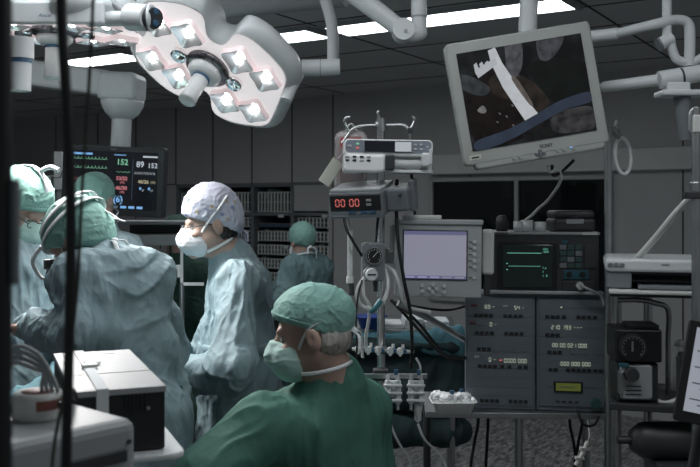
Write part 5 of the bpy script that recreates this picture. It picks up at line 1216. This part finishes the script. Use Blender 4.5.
for k, (px, w_, hh, d_) in enumerate(((354, .09, .05, .15), (392, .10, .035, .2), (412, .09, .055, .2), (436, .12, .04, .2))):
    o = thing('linen_stack', labs[k], 'linen', (P(px, 0, 4.45).x, 4.45, zt+.016), (0, 0, rnd.uniform(-.2, .2)), 'linen on the instrument table')
    n = max(2, int(hh/.012))
    for j in range(n): b = MB(); b.box((rnd.uniform(-.004, .004), .0, .006+j*.012), (w_, d_, .0125), M_tie, .004); b.build('folded_cloth', o)

# ------------------------------------------------------------------ tubes and cables on the pole side
def cb(name, pts, r, m, lab, cat='cable', **k): return cable(name, [P(*p) for p in pts], r, m, lab, cat, **k)
cb('clear_tube', [(366, 276, 2.86), (360, 284, 2.84), (357, 295, 2.84), (362, 306, 2.84), (375, 308, 2.85), (385, 298, 2.86), (388, 282, 2.88), (385, 268, 2.92)], .0065, M_clear, 'coil of clear tubing looped under the pressure regulator', 'tube')
cb('clear_tube', [(363, 282, 2.85), (364, 296, 2.84), (369, 305, 2.85), (369, 318, 2.86), (366, 335, 2.88), (366, 348, 2.90)], .0055, M_clear, 'clear tube dropping from the regulator to the stopcocks', 'tube')
cb('clear_tube', [(386, 266, 2.93), (394, 272, 2.88), (400, 288, 2.87), (402, 300, 2.88), (410, 308, 2.92), (430, 312, 2.95)], .0065, M_clear, 'clear tube sweeping from the regulator below the lavender screen', 'tube')
cb('teal_connector_tube', [(381, 300, 2.84), (376, 307, 2.84), (371, 312, 2.85)], .009, mat('teal_tube', (.08, .25, .28), .4), 'short teal connector on the clear coiled tubing', 'tube connector')
cb('black_cable', [(397, 180, 2.93), (396, 200, 2.90), (398, 240, 2.88), (404, 280, 2.88), (410, 310, 2.9), (412, 345, 2.92), (411, 368, 2.95)], .0058, M_rubber, 'thick black cable falling in front of the lavender screen monitor')
cb('black_cable', [(411, 172, 2.96), (413, 185, 2.96), (414, 200, 2.97), (415, 217, 2.98)], .0050, M_rubber, 'black cable from the syringe pump down to the grey monitor top')
cb('black_cable', [(344, 217, 2.88), (346, 228, 2.87), (354, 243, 2.87), (362, 256, 2.89)], .0045, M_rubber, 'black lead from the red display to the pressure regulator')
cb('black_cable', [(378, 218, 2.92), (377, 228, 2.94), (376, 243, 2.93)], .0045, M_rubber, 'short black lead behind the red display above the regulator')
cb('black_cable', [(362, 280, 2.84), (358, 296, 2.83), (356, 320, 2.84), (357, 345, 2.86), (355, 372, 2.9)], .0032, M_rubber, 'thin black lead dangling from the regulator past the blue basin')
o = thing('drip_syringe', 'slim clear syringe line hanging beneath the red display', 'syringe', P(350, 255, 2.9)); b = MB(); b.cyl((0, 0, .08), (0, 0, -.07), .0085, M_clear); b.cyl((0, 0, -.07), (0, 0, -.09), .012, M_pale); b.build('barrel', o); b = MB(); b.cyl((-.006, 0, .12), (-.003, 0, .08), .003, M_pale, n=8); b.build('line', o); b = MB(); b.cyl((.004, 0, -.09), (.006, 0, -.13), .009, M_dark); b.build('plug', o)
cb('black_cable', [(391, 300, 3.05), (410, 320, 3.02), (430, 342, 3.02), (446, 356, 3.04), (470, 358, 3.16)], .0055, M_rubber, 'black cable sagging from the pole to the control panel base')
cb('black_cable', [(396, 302, 3.05), (424, 308, 3.0), (448, 310, 3.02), (466, 306, 3.16)], .0045, M_rubber, 'black cable running level under the grey monitor')
cb('black_cable', [(400, 305, 3.08), (420, 325, 3.05), (440, 350, 3.06), (452, 362, 3.07)], .0055, M_rubber, 'second black cable crossing behind the transducer holders')
b = MB(); b.tube([P(398, 303, 3.02), P(432, 320, 3.05), P(467, 341, 3.2)], .011, M_steel, 10, smooth_path=False); tag(b.build('support_strut', loc=P(398, 303, 3.02)), 'slanting steel support arm between the drip pole and control panel', 'arm')
cb('clear_tube', [(416, 358, 2.92), (420, 366, 2.91), (420, 374, 2.91), (418, 378, 2.91)], .004, M_clear, 'thin clear line joining the stopcocks to the end transducer', 'tube')
cb('clear_tube', [(390, 412, 2.93), (392, 428, 2.93), (400, 445, 2.95), (410, 462, 3.0), (414, 490, 3.05)], .004, M_clear, 'thin clear line trailing down from the rail near the seated shoulder', 'tube')
cb('clear_tube', [(418, 424, 2.92), (425, 440, 2.93), (440, 455, 3.0), (452, 480, 3.05)], .004, M_clear, 'thin clear line trailing down from the drip chamber', 'tube')
for k, (xa_, xb_, s_) in enumerate(((478, 470, 'nearest the gauze tray'), (488, 486, 'second from the gauze tray'), (570, 578, 'below the lcd of the control panel'), (582, 574, 'below the green knob'))):
    cb('hanging_cable', [(xa_, 409, 3.25), (xa_, 425, 3.24), ((xa_+xb_)/2, 445, 3.24), (xb_, 480, 3.24), (xb_+4, 560, 3.24)], .0055, M_rubber, f'black cable hanging under the rack shelf, {s_}')
cb('black_cable', [(577, 410, 3.0), (583, 424, 2.98), (594, 425, 3.0), (600, 414, 3.05)], .0045, M_rubber, 'small black cable loop under the rack shelf corner')
o = thing('tube_clamp', 'pale jointed tube clamp dangling beneath the control panel corner', 'clamp', P(582, 452, 3.0)); b = MB(); b.tube([(.02, 0, .035), (.005, 0, .0), (-.02, 0, -.045)], .009, M_pale, 8); b.build('clamp_body', o); b = MB(); b.box((.01, 0, .012), (.035, .02, .010), M_pale, .002); b.box((-.008, 0, -.02), (.03, .02, .010), M_pale, .002); b.build('jaw', o); b = MB(); b.tube([(.02, 0, .035), (.025, 0, .06), (.03, .05, .10), (.03, .10, .145)], .0025, M_pale, 6); b.build('cord', o)
cb('hose', [(618, 300, 2.75), (640, 300, 2.72), (655, 303, 2.72), (668, 310, 2.75), (668, 340, 2.78), (668, 380, 2.80), (668, 404, 2.82)], .008, M_steel, 'bent steel pipe under the side shelf near the gauge box', 'pipe')
cb('hose', [(652, 398, 2.7), (664, 403, 2.68), (676, 400, 2.68), (684, 394, 2.7)], .007, M_pale, 'short pale hose curling beside the vaporizer foot', 'hose')

# ------------------------------------------------------------------ near objects
o = thing('support_post', 'thick black upright post out of focus at the frame edge', 'post', (P(0, 0, .8).x, .8, 0)); b = MB(); b.cyl((0, 0, 0), (0, 0, HC_), .0105, M_black); b.build('pole', o)
b = MB(); b.box((.0135, .0, P(0, 232, .8).z), (.006, .012, .094), M_mid, .002); b.build('grip_strip', o)
def hang(pts, r, m, lab):
    p = [P(*q) for q in pts]; p = [V((p[0].x-.006+.0015*k, p[0].y, HC_+(p[0].z-HC_)*k/6)) for k in range(6)]+p+[V((p[-1].x-.002*k, p[-1].y, p[-1].z*(1-k/8))) for k in range(1, 9)]
    return cable('hanging_cable', p, r, m, lab)
hang([(61, 0, 1.0), (67, 110, 1.0), (71, 225, 1.0), (69, 345, 1.0), (66, 467, 1.0)], .0062, M_black, 'thick black cable hanging close to the camera over the bent surgeon')
hang([(93, 0, 1.1), (88, 100, 1.1), (82, 190, 1.1), (77, 290, 1.1), (66, 380, 1.1), (52, 467, 1.1)], .0022, mat('olive_cable', (.035, .04, .03), .5), 'thin olive cable hanging beside the thick black one')
# grey unit in the corner
C = V((-.344, 1.46, 0)); fx = V((-.143, -.16, 0)).normalized(); ang = math.atan2(-fx.y, -fx.x)
h0 = .342; zt = CH-h0
o = thing('generator_unit', 'grey rounded medical unit with front knob at the lower corner', 'medical unit', (C.x, C.y, zt-.22), (0, 0, ang))
b = MB(); b.box((-.19, .15, .11), (.38, .30, .22), M_grey, .018, seg=3); b.build('case', o)
b = MB(); b.box((-.075, -.001, .165), (.105, .008, .020), M_dark, .002); b.build('display_slot', o); b = MB(); b.rrect(-.16, -.02, .03, .140, .012, -.005, .004, M_mid, .003); b.build('front_panel', o)
b = MB(); b.cyl((-.085, -.003, .095), (-.085, -.024, .095), .036, M_grey, .032); b.cyl((-.085, -.024, .095), (-.085, -.028, .095), .022, M_mid); b.build('knob', o); b = MB(); b.cyl((-.018, -.001, .185), (-.018, -.003, .185), .004, M_dark, n=10); b.build('indicator', o)
ct = thing('equipment_cart', 'cart beneath the grey corner unit and the strapped box', 'cart', (-.5, 1.6, 0))
b = MB(); b.box((-.02, .0, zt-.235), (.62, .62, .025), M_mid, .006); b.build('shelf', ct)
for x in (-.30, .26):
    for y in (-.28, .28): b = MB(); b.cyl((x, y, .07), (x, y, zt-.245), .015, M_steel); b.ball((x, y, .035), .035, M_rubber); b.build('leg', ct)
cR = P(38, 415, 1.46); o = thing('sensor_hub', 'round white hub with reddish-brown lid and label on the grey corner unit', 'hub', (cR.x, cR.y, zt))
M_red = mat('red_brown_label', (.22, .075, .055), .5)
b = MB(); b.lathe([(.0, 0), (.037, 0), (.040, .005), (.040, .036), (.036, .043), (0, .043)], M_pale, n=32); b.build('body', o); b = MB(); b.lathe([(.026, .043), (.026, .0445), (0, .0445)], M_red); b.build('lid', o, label='reddish-brown lid')
b = MB(); seg = [( .0405*math.cos(a), .0405*math.sin(a)) for a in [R(-75+12*k) for k in range(7)]]; vs = [(x, y, .018) for x, y in seg]+[(x, y, .034) for x, y in seg]; b.add(vs, [(i, i+1, i+8, i+7) for i in range(6)], M_red); b.build('side_label', o); b = MB(); b.box((-.038, -.012, .018), (.012, .02, .012), M_dark, .003); b.build('socket', o)
for k, dx in enumerate((0, 5, 10, 16)):
    cb('sensor_lead', [(6, 350+6*k, 1.48), (14, 347+5.5*k, 1.48), (26-1.5*k, 347+5.5*k, 1.47), (40+dx*.9-6*k, 356+4.5*k, 1.46), (50+dx*.9-7*k, 372, 1.455), (56+dx*.6-8*k, 385, 1.45), (58+dx*.6-8.5*k, 392, 1.45)], .0034, M_grey, ['topmost of four grey leads arching into the white hub', 'second of four grey leads arching into the white hub', 'third of four grey leads arching into the white hub', 'lowest of four grey leads arching into the white hub'][k])
cb('sensor_lead', [(60, 405, 1.40), (66, 396, 1.45), (72, 390, 1.55), (76, 398, 1.66)], .005, M_dark, 'short dark lead between the white hub and the strapped box')
# strapped box
D1 = 1.7; h1 = 185*D1/900; z1 = CH-h1; xL, xR = P(72, 0, D1).x, P(165, 0, D1).x; W_ = xR-xL; hh = .125; dp = .48
BY = R(22); W_ = .175; BC = V((xL, D1, 0))+Matrix.Rotation(BY, 3, 'Z')@V((W_/2, 0, 0))
o = thing('strapped_box', 'black-fronted box with pale top held by a white strap', 'box', (BC.x, BC.y, z1-hh), (0, 0, BY))
b = MB(); b.box((0, dp/2, hh/2-.004), (W_, dp, hh-.010), M_black, .003); b.build('body', o, label='black front and sides'); b = MB(); b.box((0, dp/2-.002, hh-.006), (W_+.004, dp+.006, .012), M_top, .002); b.box((0, dp*.36, hh+.0005), (W_, .003, .001), M_grey); b.build('top_panel', o, label='pale top panel')
b = MB(); xs = -.032
b.box((xs, dp/2, hh+.0015), (.023, dp+.012, .003), M_tie, .001); b.box((xs, -.0045, hh/2+.006), (.023, .003, hh-.012), M_tie, .001); b.box((xs, dp+.0045, hh/2+.006), (.023, .003, hh-.012), M_tie, .001); b.build('strap', o, label='white webbing strap')
b = MB(); b.box((xs+.002, dp*.52, hh+.006), (.034, .022, .006), M_pale, .002); b.box((xs+.012, dp*.60, hh+.006), (.034, .030, .003), M_tie, .001, M=None); b.build('buckle', o)
b = MB()
for k in range(6): b.box((.012+.0075*k, -.001, .095), (.0035, .004, .032), M_rubber)
b.build('vent_slots', o, label='row of dark vent slots'); b = MB(); b.box((.055, -.001, .083), (.006, .003, .006), M_grey); b.build('indicator', o)
b = MB(); b.box((.03, dp*.9, hh+.0005), (.03, .006, .001), M_grey); b.build('sticker', o)
b2 = MB(); o = thing('box_tray', 'white tray table under the strapped box', 'tray table', (BC.x-.08, BC.y+.22, 0), (0, 0, BY))
b2.rrect(-.12, .115, -.27, .29, .03, 0, .012, M_white, .004, M=Matrix.Translation((0, 0, z1-hh-.001)) @ Matrix.Rotation(R(-90), 4, 'X')); b2.build('tray_top', o); b = MB(); b.cyl((0, .15, .04), (0, .15, z1-hh-.013), .02, M_steel); b.build('column', o); b = MB(); b.box((0, .15, .02), (.30, .24, .04), M_dark, .01); b.build('base', o)
